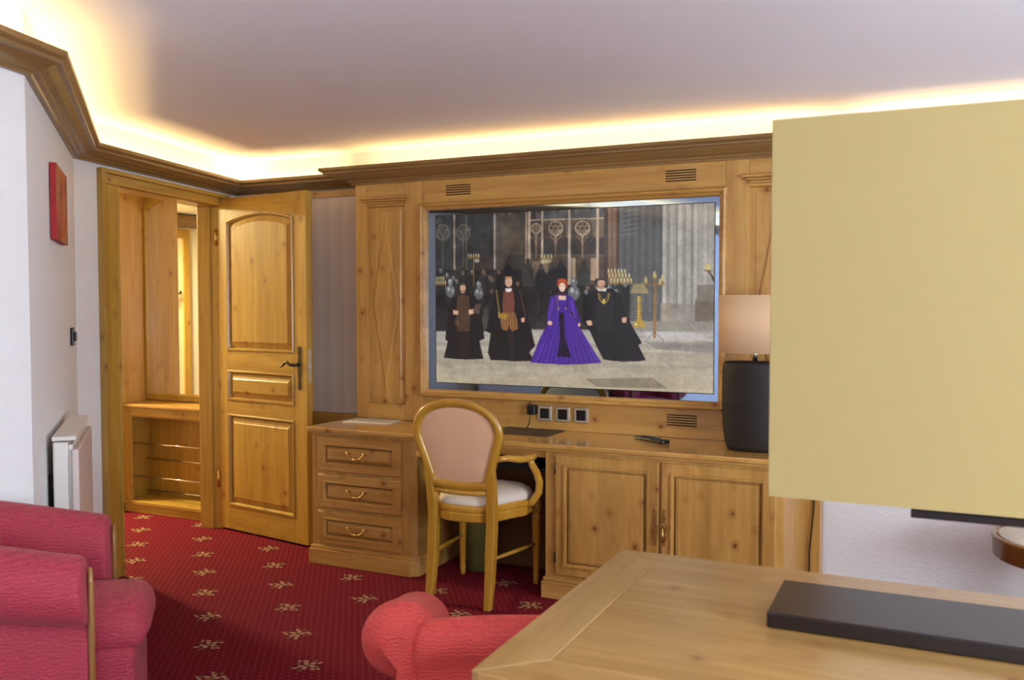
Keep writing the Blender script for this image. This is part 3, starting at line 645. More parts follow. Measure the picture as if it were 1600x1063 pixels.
    poly([(335, 560), (362, 560), (352, 610), (318, 600)], (96, 78, 70), .8); head(267, 487, (92, 84, 78), (150, 116, 98)); ell(235, 650, 12, 16, (110, 92, 46), .5)
    # tall man with gold trimmed coat
    poly([(485, 490), (440, 510), (410, 600), (388, 690), (412, 700), (398, 790), (412, 826), (500, 828), (520, 832), (640, 828), (605, 790), (636, 760), (600, 610), (575, 520), (530, 490)], (30, 25, 27), 1, .12)
    folds((420, 600, 620), (410, 620, 825), [(18, 16, 18), (48, 40, 38)], 16)
    poly([(478, 500), (528, 500), (535, 560), (530, 612), (476, 612), (472, 560)], (116, 66, 52), 1, .1); folds((478, 530, 510), (478, 528, 610), [(150, 96, 74), (78, 44, 38)], 9, 3)
    poly([(470, 600), (535, 600), (548, 640), (550, 680), (520, 690), (505, 660), (498, 690), (470, 680), (462, 640)], (134, 90, 52), 1, .12); folds((470, 540, 605), (468, 548, 682), [(184, 132, 74), (70, 46, 34)], 11, 4)
    poly([(500, 690), (530, 690), (528, 760), (534, 830), (512, 832), (506, 760)], (44, 34, 32), 1, .1); poly([(470, 690), (498, 690), (492, 760), (470, 790)], (30, 26, 26))
    for k in range(12): ell(442+1.5*k, 500+k*11, 4, 4, (196, 160, 72), .85); ell(560+2.6*k, 505+k*10, 3.5, 3, (150, 116, 60), .7)
    poly([(448, 600), (500, 612), (492, 634), (452, 628)], (170, 136, 56), .8, .2); poly([(566, 628), (584, 624), (584, 645), (568, 648)], skin); poly([(485, 488), (522, 488), (514, 505), (492, 505)], (232, 226, 218)); head(504, 458, (178, 132, 92), None, 1.1, 16); R(486, 432, 520, 442, (176, 134, 96))
    # man in black with chain
    poly([(935, 485), (895, 505), (872, 600), (862, 640), (900, 690), (930, 760), (962, 820), (1000, 826), (1050, 830), (1120, 828), (1152, 822), (1118, 752), (1134, 742), (1100, 680), (1064, 610), (1040, 520), (1000, 488)], (24, 21, 22), 1, .12)
    folds((890, 1070, 600), (960, 1140, 822), [(14, 12, 14), (44, 38, 38)], 20)
    poly([(935, 500), (1000, 500), (1008, 600), (1000, 690), (930, 690), (926, 600)], (34, 31, 32), 1, .1)
    arc(962, 500, 26, 10, 170, 4, (188, 158, 70), ry=56); ell(962, 548, 7, 13, (214, 184, 90)); arc(962, 500, 20, 10, 170, 3, (164, 134, 60), ry=40)
    poly([(880, 640), (905, 636), (910, 660), (888, 662)], skin); poly([(1044, 625), (1066, 620), (1064, 648), (1046, 648)], skin); poly([(928, 484), (976, 484), (972, 500), (934, 500)], (214, 208, 196)); head(950, 462, (60, 48, 44), (166, 128, 106), 1.1, 16)
    # lady in violet gown
    pur = (70, 40, 136)
    poly([(738, 516), (708, 530), (695, 600), (694, 642), (712, 648), (732, 600), (748, 590), (790, 590), (818, 600), (846, 660), (856, 652), (842, 600), (818, 530), (792, 516)], pur, 1, .06)
    poly([(738, 590), (800, 590), (850, 670), (905, 760), (952, 836), (880, 842), (790, 846), (690, 842), (612, 836), (660, 720), (706, 640)], pur, 1, .07)
    folds((742, 800, 596), (620, 945, 838), [(62, 30, 130), (112, 70, 196), (52, 26, 108), (98, 58, 184)], 26, 7)
    poly([(752, 600), (776, 600), (780, 720), (812, 812), (742, 808), (756, 720)], (28, 16, 40), .95); poly([(752, 612), (772, 608), (766, 640), (752, 640)], (18, 12, 24))
    poly([(740, 540), (794, 540), (786, 600), (748, 600)], (70, 38, 146), 1, .05); poly([(748, 522), (786, 522), (784, 542), (750, 542)], (222, 184, 160)); line((735, 516), (752, 590), 4, (120, 96, 70)); line((796, 516), (786, 585), 4, (46, 26, 84))
    for s in (-1, 1): line((766+s*44, 540), (766+s*62, 630), 9, (108, 66, 188), .7)
    poly([(748, 502), (786, 502), (790, 520), (744, 520)], (60, 40, 50)); ell(767, 466, 27, 25, (150, 66, 32), 1, .15); ell(767, 452, 22, 12, (178, 84, 40), .9, .15); ell(767, 482, 15, 21, (238, 206, 186))
    R(759, 476, 764, 479, (80, 50, 44)); R(770, 476, 775, 479, (80, 50, 44)); R(763, 492, 772, 494, (186, 80, 76)); ell(708, 650, 11, 11, (220, 180, 156)); ell(848, 658, 6, 9, (214, 176, 152)); ell(748, 582, 4, 4, (200, 170, 90)); ell(784, 582, 4, 4, (200, 170, 90))
    for sc, am in ((7, .05), (3, .05), (24, .07)):
        m_ = np.kron(rs.rand(H_//sc+2, W_//sc+2), np.ones((sc, sc)))[:H_, :W_]
        for _ in range(2):
            k = max(1, sc//2); m_ = (np.roll(m_, k, 0)+np.roll(m_, -k, 0)+np.roll(m_, k, 1)+np.roll(m_, -k, 1))/4
        img = img*(1+am*2*(m_-.5))[..., None]
    img = np.clip(img, 0, 255).reshape(H_//2, 2, W_//2, 2, 3).mean((1, 3))
    img[1:-1, 1:-1] = img[1:-1, 1:-1]*.7+.075*(img[:-2, 1:-1]+img[2:, 1:-1]+img[1:-1, :-2]+img[1:-1, 2:])
    s = img/255; return np.where(s <= .04045, s/12.92, ((s+.055)/1.055)**2.4)
im = paint_scene(); h_, w_ = im.shape[:2]
gx = np.linspace(SX0, SX1, w_); gz = np.linspace(SZ1, SZ0, h_)
vv = np.zeros((h_*w_, 3)); X2, Z2 = np.meshgrid(gx, gz); vv[:, 0] = X2.ravel()-tv.location.x; vv[:, 1] = YB+.0105-tv.location.y; vv[:, 2] = Z2.ravel()-tv.location.z
idx = np.arange(h_*w_).reshape(h_, w_); q = np.stack([idx[:-1, :-1], idx[1:, :-1], idx[1:, 1:], idx[:-1, 1:]], -1).reshape(-1, 4)
me = bpy.data.meshes.new('screen_picture'); me.vertices.add(len(vv)); me.vertices.foreach_set('co', vv.ravel())
me.loops.add(q.size); me.loops.foreach_set('vertex_index', q.ravel().astype(np.int32)); me.polygons.add(len(q)); me.polygons.foreach_set('loop_start', np.arange(0, q.size, 4, dtype=np.int32)); me.update(calc_edges=True)
ca = me.color_attributes.new('picture', 'FLOAT_COLOR', 'POINT'); cc = np.ones((h_*w_, 4), np.float32); cc[:, :3] = im.reshape(-1, 3); ca.data.foreach_set('color', cc.ravel())
SM = base('lit_screen', (.01, .01, .012, 1), 0.06, spec=0.35); N = NT(SM); at = N.n('ShaderNodeVertexColor'); at.layer_name = 'picture'
N.l(at.outputs[0], N.b.inputs['Emission Color']); N.b.inputs['Emission Strength'].default_value = 0.95
me.materials.append(SM); so = bpy.data.objects.new('screen_picture', me); C.collection.objects.link(so); so.parent = tv
mb = MB(); mb.loft([rect(SX0-.004, SX1+.004, SZ0-.004, SZ1+.004, YB+.0118), rect(SX0-.004, SX1+.004, SZ0-.004, SZ1+.004, YB+.0112), rect(SX0, SX1, SZ0, SZ1, YB+.0112)], False, False)
mb.obj('screen_edge', PLASTIC, tv, world=True)


# ------------------------------------------------------------------ desk / low cabinets
YF = 3.91
tg = empty('desk_worktop', (-1.8, 4.1, .715), 0, 'long pine worktop running over the drawers, kneehole and cupboard', 'worktop')
mb = MB()
yb = YB-.002
pts = [(-3.045, yb), (-3.045, 3.895), (-3.03, 3.88), (-.60, 3.88), (-.54, 3.94), (-.50, yb)]
mb.loft([[(p[0], p[1], z) for p in pts] for z in (.7165, .7405)])
mb.obj('top_board', PTOP, tg, world=True, bevel=.006, bseg=3)
m = MB(); m.prism([(-3.035, yb), (-3.035, 3.893), (-.595, 3.893), (-.545, 3.945), (-.515, yb)], .704, .717); m.obj('edge_moulding', PX, tg, world=True, bevel=.003)
# drawer unit
du = empty('drawer_unit', (-2.7, 4.1, 0), 0, 'pine three-drawer cabinet left of the kneehole', 'drawer cabinet')
dx0, dx1 = -3.02, -2.375; ch = .03
m = MB(); m.prism([(dx0, yb), (dx0, YF), (dx1-ch, YF), (dx1, YF+ch), (dx1, yb)], .09, .703)
m.obj('carcass', PZ, du, world=True, bevel=.002)
m = MB(); m.prism([(dx0-.012, yb), (dx0-.012, YF-.022), (dx1-ch+.01, YF-.022), (dx1+.020, YF+ch-.012), (dx1+.020, yb)], .0, .082)
m.prism([(dx0-.006, yb), (dx0-.006, YF-.014), (dx1-ch+.006, YF-.014), (dx1+.012, YF+ch-.008), (dx1+.012, yb)], .082, .10)
m.obj('plinth', PX, du, world=True, bevel=.004)
for z0, z1 in ((.508, .692), (.308, .49), (.112, .292)):
    m = MB(); a, b = -2.975, -2.452; yf = YF-.016
    m.loft([rect(a, b, z0, z1, YF-.0005), rect(a, b, z0, z1, yf+.006), rect(a+.006, b-.006, z0+.006, z1-.006, yf), rect(a+.034, b-.034, z0+.034, z1-.034, yf)], True, False)
    moulded(m, a+.034, b-.034, z0+.034, z1-.034, yf, fld=.012, gi=1)
    dr = m.obj('drawer', [PX, GROOVE], du, world=True)
    cx = (a+b)/2; cz = (z0+z1)/2; yh = yf
    m = MB()
    for s in (-1, 1):
        m.lathe([(.001, 0), (.009, 0), (.009, .003), (.005, .005), (.005, .016), (.008, .018), (.008, .024), (.001, .026)], seg=12)
        M_ = Matrix.Translation((cx+s*.052, yh, cz+.016)) @ Matrix.Rotation(PI/2, 4, 'X')
        bmesh.ops.transform(m.b, matrix=M_, verts=m.b.verts[-96:])
    pp = []
    for k in range(17):
        t = -1+2*k/16; zz = -.030*(1-abs(t)**3.2)
        pp.append((cx+t*.052+(-.0 if abs(t) < .8 else 0), yh-.021-.006*(1-t*t), cz+.016+zz))
    m.tube(pp, [.0042+.002*(1-abs(-1+2*k/16)) for k in range(17)], seg=8)
    m.tube([(cx-.008, yh-.027, cz-.014), (cx+.008, yh-.027, cz-.014)], .0062, seg=8)
    h = m.obj('drawer_handle', BRASS, du, world=True); h.parent = dr
# kneehole apron with shelf and back
kn = empty('kneehole_shelf', (-2.0, 4.1, .6), 0, 'pine apron and shallow shelf under the worktop in the kneehole', 'shelf')
kx0, kx1 = dx1+.003, -1.653
m = MB(); m.box(kx0, -2.20, 3.935, 3.955, .615, .703); m.box(-2.20, kx1, 3.935, 3.955, .664, .703); m.obj('apron', PX, kn, world=True, bevel=.003)
m = MB(); m.box(kx0, kx1, 4.0, 4.315, .582, .590); m.obj('shelf_board', DARK, kn, world=True)  # near-black colour puts the kneehole's shade on the board
m = MB(); m.box(kx0, kx1, 4.316, yb, .0, .703); m.obj('back_board', GROOVE, kn, world=True)  # dark brown carries the shade at the back of the kneehole
o = MB(); o.box(-2.02, -1.72, 3.99, 4.24, .591, .632); o.box(-1.99, -1.84, 4.0, 4.2, .632, .652)
tag(o.obj('equipment_box', PLASTIC, bevel=.012, bseg=3), 'flat black equipment box on the shelf under the worktop', 'box')
m = MB(); m.tube([(-1.78, 3.985, .61), (-1.75, 3.965, .60), (-1.69, 3.96, .60), (-1.66, 3.97, .605)], .004)
tag(m.obj('equipment_cable', PLASTIC), 'short black cable hanging off the shelf under the worktop', 'cable')
# cupboard unit
cu = empty('cupboard_unit', (-1.1, 4.1, 0), 0, 'pine two-door cupboard on the right under the worktop', 'cupboard')
cx0, cx1 = -1.65, -.512
m = MB(); m.prism([(cx0, yb), (cx0, YF), (-.60, YF), (-.555, YF+.045), (cx1, yb)], .09, .703); m.obj('carcass', PZ, cu, world=True, bevel=.002)
m = MB(); m.prism([(cx0-.014, yb), (cx0-.014, YF-.022), (-.59, YF-.022), (-.54, YF+.035), (cx1+.014, yb)], .0, .082); m.prism([(cx0-.008, yb), (cx0-.008, YF-.014), (-.594, YF-.014), (-.546, YF+.038), (cx1+.008, yb)], .082, .10)
m.obj('plinth', PX, cu, world=True, bevel=.004)
for a, b, hs in ((-1.592, -1.092, 1), (-1.080, -.583, -1)):
    z0, z1 = .118, .690; yf = YF-.018; st = .060; m = MB()
    m.loft([rect(a, b, z0, z1, YF-.0005), rect(a, b, z0, z1, yf+.004), rect(a+.004, b-.004, z0+.004, z1-.004, yf), rect(a+st, b-st, z0+st, z1-st, yf)], True, False)
    moulded(m, a+st-.018, b-st+.018, z0+st-.018, z1-st+.018, yf-.001, fld=.012, gi=1, proud=.009)
    moulded(m, a+st+.006, b-st-.006, z0+st+.006, z1-st-.006, yf+.004, fld=.024, gi=1, proud=.002, deep=.010)
    dr = m.obj('cupboard_door', [PZ, GROOVE], cu, world=True)
    hx_ = (b-.016) if hs == 1 else (a+.016)
    m = MB(); zc = .40
    # pierced scroll escutcheon
    pf = [(.002, -.085), (.006, -.078), (.003, -.066), (.009, -.054), (.011, -.042), (.005, -.030), (.010, -.018), (.013, 0), (.010, .018), (.005, .030), (.011, .042), (.009, .054), (.003, .066), (.006, .078), (.002, .085)]
    rr = [(hx_+a_, zc+z_) for a_, z_ in pf]+[(hx_-a_, zc+z_) for a_, z_ in pf[::-1]]
    m.loft([[(x, yf, z) for x, z in rr], [(x, yf-.004, z) for x, z in rr]])
    for zz in (-.05, .05): m.tube([(hx_, yf, zc+zz), (hx_, yf-.008, zc+zz)], .0035, seg=8)
    e_ = m.obj('escutcheon', BRASS, cu, world=True, bevel=.001); e_.parent = dr
    if hs == -1:
        m = MB(); m.tube([(hx_, yf-.004, zc+.01), (hx_, yf-.022, zc+.01)], .003, seg=8); m.tube([(hx_+.009*math.cos(q*PI/6), yf-.030-.0*q, zc+.010+.011*math.sin(q*PI/6)) for q in range(13)], .0025, seg=6); m.tube([(hx_, yf-.032, zc), (hx_+.002, yf-.036, zc-.06)], .005, seg=8)
        k_ = m.obj('key', BRASS, cu, world=True); k_.parent = dr
    hxx = a-.003 if hs == 1 else b+.003
    for zz in (.175, .60):
        m = MB(); m.tube([(hxx, yf+.004, zz), (hxx, yf+.004, zz+.05)], .005, seg=8); h_ = m.obj('hinge', IRON, cu, world=True); h_.parent = dr
MB().tube([(-.51, YF+.40, .08), (-.49, 4.27, .2), (-.488, 4.30, .45), (-.487, 4.31, .70)], .004).obj('tmp', PLASTIC) if False else None
# side board at right with hanging cord
sb = MB(); sb.box(-.530, UX1, YB+.0, YB+.14, .0, .739)
tag(sb.obj('side_board', PZ, bevel=.003), 'narrow pine upright board right of the cupboard, below the panelling', 'board')
tag(MB().tube([(-.468, 4.322, .735), (-.47, 4.318, .60), (-.475, 4.318, .45), (-.492, 4.318, .25), (-.490, 4.318, .02)], .0035).obj('lamp_cord', PLASTIC), 'thin dark cord hanging down the pine board right of the cupboard', 'cord')

# ------------------------------------------------------------------ desk-top objects
for k, (xc, lab) in enumerate(((-1.829, 'silver framed black wall socket nearest the plug'), (-1.727, 'silver framed black wall socket in the middle of three'), (-1.625, 'silver framed black wall socket farthest right of three'))):
    s = empty('wall_socket', (xc, YB, .826), 0, lab + ', on the pine panelling', 'socket', 'sockets above the desk')
    m = MB()
    def rr_(h, rad, y):
        L = []
        for cx_, cz_, a0 in ((h-rad, h-rad, 0), (-h+rad, h-rad, 90), (-h+rad, -h+rad, 180), (h-rad, -h+rad, 270)):
            L += [(cx_+rad*math.cos(math.radians(a0+q*30)), y, cz_+rad*math.sin(math.radians(a0+q*30))) for q in range(4)]
        return L
    m.loft([rr_(.041, .012, 0), rr_(.041, .012, -.007), rr_(.036, .010, -.013), rr_(.027, .005, -.013), rr_(.026, .004, -.004)], True, False)
    m.obj('socket_frame', SILVER, s)
    m = MB(); m.box(-.0255, .0255, -.010, -.002, -.0255, .0255); m.obj('socket_insert', PLASTIC, s, bevel=.002)
pg = empty('power_plug', (-1.895, YB, .845), 0, 'black plug with cable hanging left of the wall sockets', 'plug')
m = MB(); m.box(-.022, .022, -.045, .0, -.026, .026); m.obj('plug_body', PLASTIC, pg, bevel=.006, bseg=3)
MB().tube([(0, -.04, -.02), (.0, -.05, -.05), (-.006, -.05, -.075), (-.022, -.045, -.098), (-.026, -.04, -.1015)], .003).obj('cable', PLASTIC, pg)
o = MB(); o.box(-.16, .16, -.115, .115, 0, .004); o = o.obj('desk_mat', MAT, bevel=.002); o.location = (-1.875, 4.205, .7408); o.rotation_euler = (0, 0, .0)
tag(o, 'dark rectangular leather mat on the worktop behind the desk chair', 'desk mat')
rm = empty('remote_control', (-1.205, 4.17, .7415), math.radians(-37), 'black television remote lying on the worktop', 'remote control')
m = MB()
L = []
for k in range(13):
    t = k/12; x = -.115+.23*t; hw = .023+.004*math.cos(t*2*PI)*1; hw *= (1 if .04 < t < .96 else .75); hz = .020*(.65+.35*t)
    L.append([(x, -hw, 0.002), (x, hw, .002), (x, hw, hz*.7), (x, hw*.6, hz), (x, -hw*.6, hz), (x, -hw, hz*.7)])
m.loft(L); m.obj('remote_body', PLASTIC, rm, bevel=.003)
m = MB()
for i in range(6):
    for j in range(3):
        m.box(-.07+i*.022, -.06+i*.022, -.011+j*.009, -.005+j*.009, .012, .0185+.0008*i)
m.obj('buttons', base('grey_rubber', lin((70, 72, 78)), .6), rm)
o = MB(); o.loft([[(-.14, -.085, 0), (.14, -.085, 0), (.14, .085, 0), (-.14, .085, 0)], [(-.14, -.085, .006), (.14, -.085, .004), (.14, .085, .004), (-.14, .085, .006)]])
o = o.obj('magazine', PAPER); o.location = (-2.83, 4.20, .7415); o.rotation_euler = (0, 0, math.radians(8)); tag(o, 'thin white brochure lying open on the left of the worktop', 'magazine')
# desk lamp
dl = empty('table_lamp', (-.712, 4.11, .7408), 0, 'table lamp with black oval ceramic body and beige shade on the worktop', 'lamp')
prof = [(.001, 0), (.118, 0), (.128, .02), (.138, .08), (.144, .16), (.146, .26), (.144, .36), (.140, .39), (.132, .40), (.001, .402)]
m = MB().lathe(prof, seg=40, ay=.62)
for k in range(90):
    a = random.random()*2*PI; z = .185+random.gauss(0, .016); r = .1452
    c_ = Vector((r*math.cos(a), r*.62*math.sin(a), z)); s_ = random.uniform(.002, .0045)
    m.loft([[tuple(c_+Vector((0, 0, -s_))+Vector((math.cos(q), math.sin(q), 0))*s_*.4) for q in (0, 1.57, 3.14, 4.71)], [tuple(c_+Vector((math.cos(q), math.sin(q), 0))*s_) for q in (0, 1.57, 3.14, 4.71)], [tuple(c_+Vector((0, 0, s_))+Vector((math.cos(q), math.sin(q), 0))*s_*.4) for q in (0, 1.57, 3.14, 4.71)]], mi=1)
m.obj('lamp_body', [CERAM, base('glazed_beads', lin((60, 50, 46)), .12, .5)], dl)
MB().tube([(0, 0, .40), (0, 0, .47)], .011).obj('lamp_neck', CHROME, dl)
m = MB(); m.lathe([(.164, .44), (.166, .70)], seg=48, ay=.60)
bmesh.ops.delete(m.b, geom=[f for f in m.b.faces if len(f.verts) > 4], context='FACES')
o = m.obj('lamp_shade', SHADE2, dl); md = o.modifiers.new('thick', 'SOLIDIFY'); md.thickness = .003
m = MB(); m.tube([(-.16, 0, .69), (.16, 0, .69)], .002); m.tube([(0, 0, .46), (0, 0, .69)], .003); m.lathe([(.001, .5), (.02, .5), (.025, .56), (.015, .6), (.001, .605)], seg=12); m.obj('lamp_fitting', CHROME, dl)

# ------------------------------------------------------------------ waste bin
wb = empty('waste_bin', (-2.15, 4.20, 0), 0, 'olive green waste bin standing in the kneehole behind the desk chair', 'waste bin')
MB().lathe([(.001, .001), (.085, .001), (.105, .30), (.109, .305), (.109, .315), (.102, .315), (.082, .012), (.001, .012)], seg=32).obj('bin_body', BIN, wb)
MB().lathe([(.102, .302), (.112, .302), (.112, .318), (.102, .318)], seg=32).obj('bin_rim', BIN, wb)

# ------------------------------------------------------------------ desk armchair (medallion back)
def desk_chair(loc, rz, label):
    r = empty('armchair_wooden', loc, rz, label, 'chair')
    # local: front = +Y, rear = -Y
    def back(t, k=1.0):      # medallion outline, t 0..1 around
        a = 2*PI*t
        x = math.sin(a); z = math.cos(a)
        hw = .222 if z > 0 else .222-.068*(-z)**1.0
        return x*hw*k, z
    rake = lambda z: -.215 - .22*(z-.46)**1.0*.62
    cz = .755; hz_up = .205; hz_dn = .235
    def outline(d, n=48):
        half = []
        K = n//2
        for k in range(K+1):
            t = k/K
            if t < .5:
                a = PI/2*(t/.5); half.append((.230*math.sin(a)**.9 if a > 0 else 0, .800+.168*max(0, math.cos(a))**.9))
            elif t < .85:
                q = (t-.5)/.35; half.append((.230-.072*q**1.25-.006*math.sin(q*PI), .800-.235*q))
            else:
                q = (t-.85)/.15; half.append((.158-.158*q**1.6, .565-.028*(1-(1-q)**2)))
        cx, cz_ = 0, .755
        L = half + [(-x, z) for x, z in half[-2:0:-1]]
        out = []
        for i, (x, z) in enumerate(L):
            x0, z0 = L[i-1]; x1, z1 = L[(i+1) % len(L)]; tx, tz = x1-x0, z1-z0; l = math.hypot(tx, tz); nx, nz = tz/l, -tx/l
            dd = d*(1.0); px, pz = x+nx*dd, z+nz*dd
            if d > .055:
                f = 1-(d-.0)/.22; px, pz = x*f, cz_+(z-cz_)*f
            out.append((px, pz))
        return out
    def ring(d, off): return [(x, rake(z)+off, z) for x, z in outline(d)]
    m = MB(); m.loft([ring(0, -.012), ring(.006, -.019), ring(.020, -.022), ring(.034, -.018), ring(.040, -.010), ring(.040, .012), ring(.006, .015), ring(0, .008), ring(0, -.012)], False, False, smooth=True)
    m.obj('back_frame', CHW, r)
    m = MB(); m.loft([ring(.038, -.006), ring(.06, -.011), ring(.12, -.015), ring(.18, -.016)], False, True, smooth=True)
    m.obj('back_upholstery', PINK, r)
    m = MB(); m.loft([ring(.038, .008), ring(.06, .026), ring(.12, .036), ring(.18, .038)], False, True, smooth=True)
    m.obj('backrest_cushion', CREAM, r)
    # rear legs: sabre, continue up to the medallion
    for s in (-1, 1):
        m = MB()
        P = [(s*.152, -.262, 0), (s*.151, -.238, .12), (s*.150, -.222, .25), (s*.151, -.213, .38), (s*.152, -.213, .45), (s*.155, -.224, .52), (s*.162, -.236, .59), (s*.172, -.246, .64)]
        rr = [(.017, .018), (.021, .021), (.023, .023), (.022, .024), (.023, .025), (.021, .022), (.018, .019), (.012, .012)]
        loops = []
        for (x, y, z), (a, b) in zip(P, rr): loops.append([(x-a, y-b, z), (x+a, y-b, z), (x+a, y+b, z), (x-a, y+b, z)])
        m.loft(loops); m.obj('rear_leg', CHW, r, bevel=.006, bseg=3)
        m = MB(); fx, fy = s*.205, .195
        m.lathe([(.001, 0), (.012, 0), (.014, .015), (.013, .03), (.017, .045), (.013, .06), (.015, .08), (.021, .33), (.024, .345), (.017, .355), (.024, .37), (.026, .385), (.026, .43)], fx, fy, seg=16)
        m.obj('front_leg', CHW, r)
        MB().tube([(s*.152, -.225, .225), (s*.18, -.02, .215), (s*.203, .185, .205)], [.007, .011, .007]).obj('side_stretcher', CHW, r)
        # arm: from back forward, curved support down to seat
        m = MB(); m.tube([(s*.205, -.262, .70), (s*.225, -.20, .697), (s*.256, -.14, .684), (s*.274, -.08, .680), (s*.278, -.035, .683), (s*.274, -.012, .678), (s*.272, -.006, .672)], [(.014, .014), (.018, .015), (.023, .017), (.024, .017), (.024, .018), (.020, .015), (.008, .006)], seg=12)
        arm = m.obj('armrest', CHW, r)
        m = MB(); m.tube([(s*.272, -.045, .672), (s*.272, -.020, .64), (s*.282, .010, .60), (s*.290, .030, .55), (s*.284, .035, .50), (s*.256, .030, .455), (s*.234, .03, .430)], [(.014, .018), (.014, .019), (.016, .021), (.017, .024), (.018, .024), (.019, .024), (.016, .020)], seg=12)
        a2 = m.obj('arm_support', CHW, r)
    m = MB(); m.tube([(-.158, -.226, .535), (-.08, -.232, .528), (0, -.234, .526), (.08, -.232, .528), (.158, -.226, .535)], (.013), seg=10); 
    m.obj('back_cross_rail', CHW, r)
    # seat rail: D shaped
    def seat(d, n=36):
        L = []
        for k in range(n):
            a = 2*PI*k/n; x = math.sin(a); y = math.cos(a)
            sx = math.copysign(abs(x)**.62, x); sy = math.copysign(abs(y)**.62, y)
            hw = (.245-d)*(1 - .15*max(0, -sy)) * (1-.06*(1+sy)/2); L.append((sx*hw*(.78+.22*(sy+1)/2)*1.0 if sy < 0 else sx*hw, sy*(.238-d)+.0))
        return L
    def sr_(d, z): return [(x, y, z) for x, y in seat(d)]
    m = MB(); m.loft([sr_(.014, .385), sr_(.004, .392), sr_(.0, .428), sr_(.006, .432), sr_(-.002, .438), sr_(-.003, .455), sr_(.004, .464), sr_(.03, .466)], True, True, smooth=False)
    m.obj('seat_rail', CHW, r, bevel=.002)
    m = MB(); m.loft([sr_(.012, .462), sr_(.008, .474), sr_(.018, .495), sr_(.05, .512), sr_(.10, .521), sr_(.16, .524)], True, True, smooth=True)
    m.obj('seat_cushion', CREAM, r)
    return r
desk_chair((-1.968, 3.871, 0), math.radians(1.5), 'wooden armchair with oval upholstered back drawn up to the desk')

# ------------------------------------------------------------------ armchairs in crimson fabric, one in a window-lit copy
def armchair(name, loc, rz, label, W, D, arm_f, arm_r, seat_h, back_h, fab, trim=True, roll=.085, legs=True, group=None, ext=.035):
    """front = -Y"""
    r = empty(name, loc, rz, label, 'armchair', group); hW = W/2
    m = MB(); m.box(-hW+.004, hW-.004, -D/2-ext+.035, D/2-.03, .10, seat_h-.10); m.obj('seat_base', fab, r, bevel=.02, bseg=3)
    m = MB(); n = 12
    L = []
    for k in range(13):
        y = -D/2-ext+(D+ext-.10)*k/12; t = k/12
        zt = seat_h - .012*(2*t-1)**2 - (.035 if k == 0 else 0); zb = seat_h-.125+(.035 if k == 0 else 0); hw = hW - .004 - (.02 if k == 0 else 0)
        L.append([(-hw, y, zb+.02), (-hw+.02, y, zb), (hw-.02, y, zb), (hw, y, zb+.02), (hw, y, zt-.04), (hw-.03, y, zt-.008), (hw*.5, y, zt+.008), (0, y, zt+.012), (-hw*.5, y, zt+.008), (-hw+.03, y, zt-.008), (-hw, y, zt-.04)])
    m.loft(L, smooth=True); m.obj('seat_cushion', fab, r, sub=1)
    for s in (-1, 1):
        L = []
        NS = 16
        for k in range(NS+1):
            t = k/NS; y = -D/2+D*1.0*t; zt = arm_f+(arm_r-arm_f)*(t**1.2)
            sh = 1.0
            if t > .9: sh = 1-.42*((t-.9)/.1)**2
            R = roll*(1+.06*math.sin(t*PI))*sh
            c = (hW+.055, zt-roll)
            sec = [(hW, .10), (hW, zt-.22), (c[0]-R*.9, c[1]-R*.55)]
            for q in range(13):
                a = math.radians(190-q*25); sec.append((c[0]+R*math.cos(a), c[1]+R*math.sin(a)))
            sec += [(hW+.075, c[1]-R*1.2), (hW+.078, .10)]
            # keep sec order inner->top->outer
            L.append([(s*x, y, z) for x, z in sec])
        if True:   # round the rear end
            last = L[-1]
            cxm = sum(p[0] for p in last[3:16])/13; czm = sum(p[2] for p in last[3:16])/13
            L.append([(cxm+(p[0]-cxm)*.62, p[1]+.03, (czm+(p[2]-czm)*.62) if p[2] > .3 else p[2]) for p in last])
        m = MB(); m.loft(L, smooth=True); a_ = m.obj('arm', fab, r)
        md = a_.modifiers.new('sub', 'SUBSURF'); md.levels = 1; md.render_levels = 1
        if trim:
            c = (hW+.055, arm_f-roll); pts = []
            for q in range(0, 9):
                a = math.radians(165-q*28); pts.append((s*(c[0]+(roll+.002)*math.cos(a)), -D/2-.012, c[1]+(roll+.002)*math.sin(a)))
            pts = [(s*(hW+.03), -D/2-.012, c[1]-roll*.6)] + pts[:1]
            m = MB()
            P = [(s*(hW+.052), -D/2-.004, z) for z in (.0, .2, .4, arm_f-roll*1.1)]+[(s*(hW+.050), -D/2-.004, arm_f-roll*.8), (s*(hW+.056), -D/2-.004, arm_f-roll*.35)]
            m.tube(P, [(.009, .008), (.010, .008), (.010, .008), (.011, .008), (.010, .007), (.005, .005)], seg=10)
            m.obj('arm_trim', LW, r)
    L = []
    for k in range(11):
        t = -1+2*k/10; x = t*(hW+.03); zt = back_h-.015*t*t; yo = D/2-.10; 
        sec = [(yo-.05, seat_h-.1), (yo-.02, seat_h+.1), (yo+.02, zt-.12), (yo+.03, zt-.06)]
        for q in range(9):
            a = math.radians(170-q*27); sec.append((yo+.085+.055*math.cos(a), zt-.06+.06*math.sin(a)))
        sec += [(yo+.11, zt-.16), (yo+.10, .12), (yo-.04, .12)]
        L.append([(x, y, z) for y, z in sec])
    m = MB(); m.loft(L, smooth=True); m.obj('backrest', fab, r, sub=1)
    if legs:
        for sx_ in (-1, 1):
            for sy_ in (-1, 1):
                m = MB(); xx = sx_*(hW-.0); yy = sy_*(D/2-.06) if sy_ > 0 else -D/2+.03
                m.loft([[(xx-.016, yy-.016, 0), (xx+.016, yy-.016, 0), (xx+.016, yy+.016, 0), (xx-.016, yy+.016, 0)], [(xx-.024, yy-.024, .11), (xx+.024, yy-.024, .11), (xx+.024, yy+.024, .11), (xx-.024, yy+.024, .11)]])
                m.obj('leg', LW, r, bevel=.003)
    return r
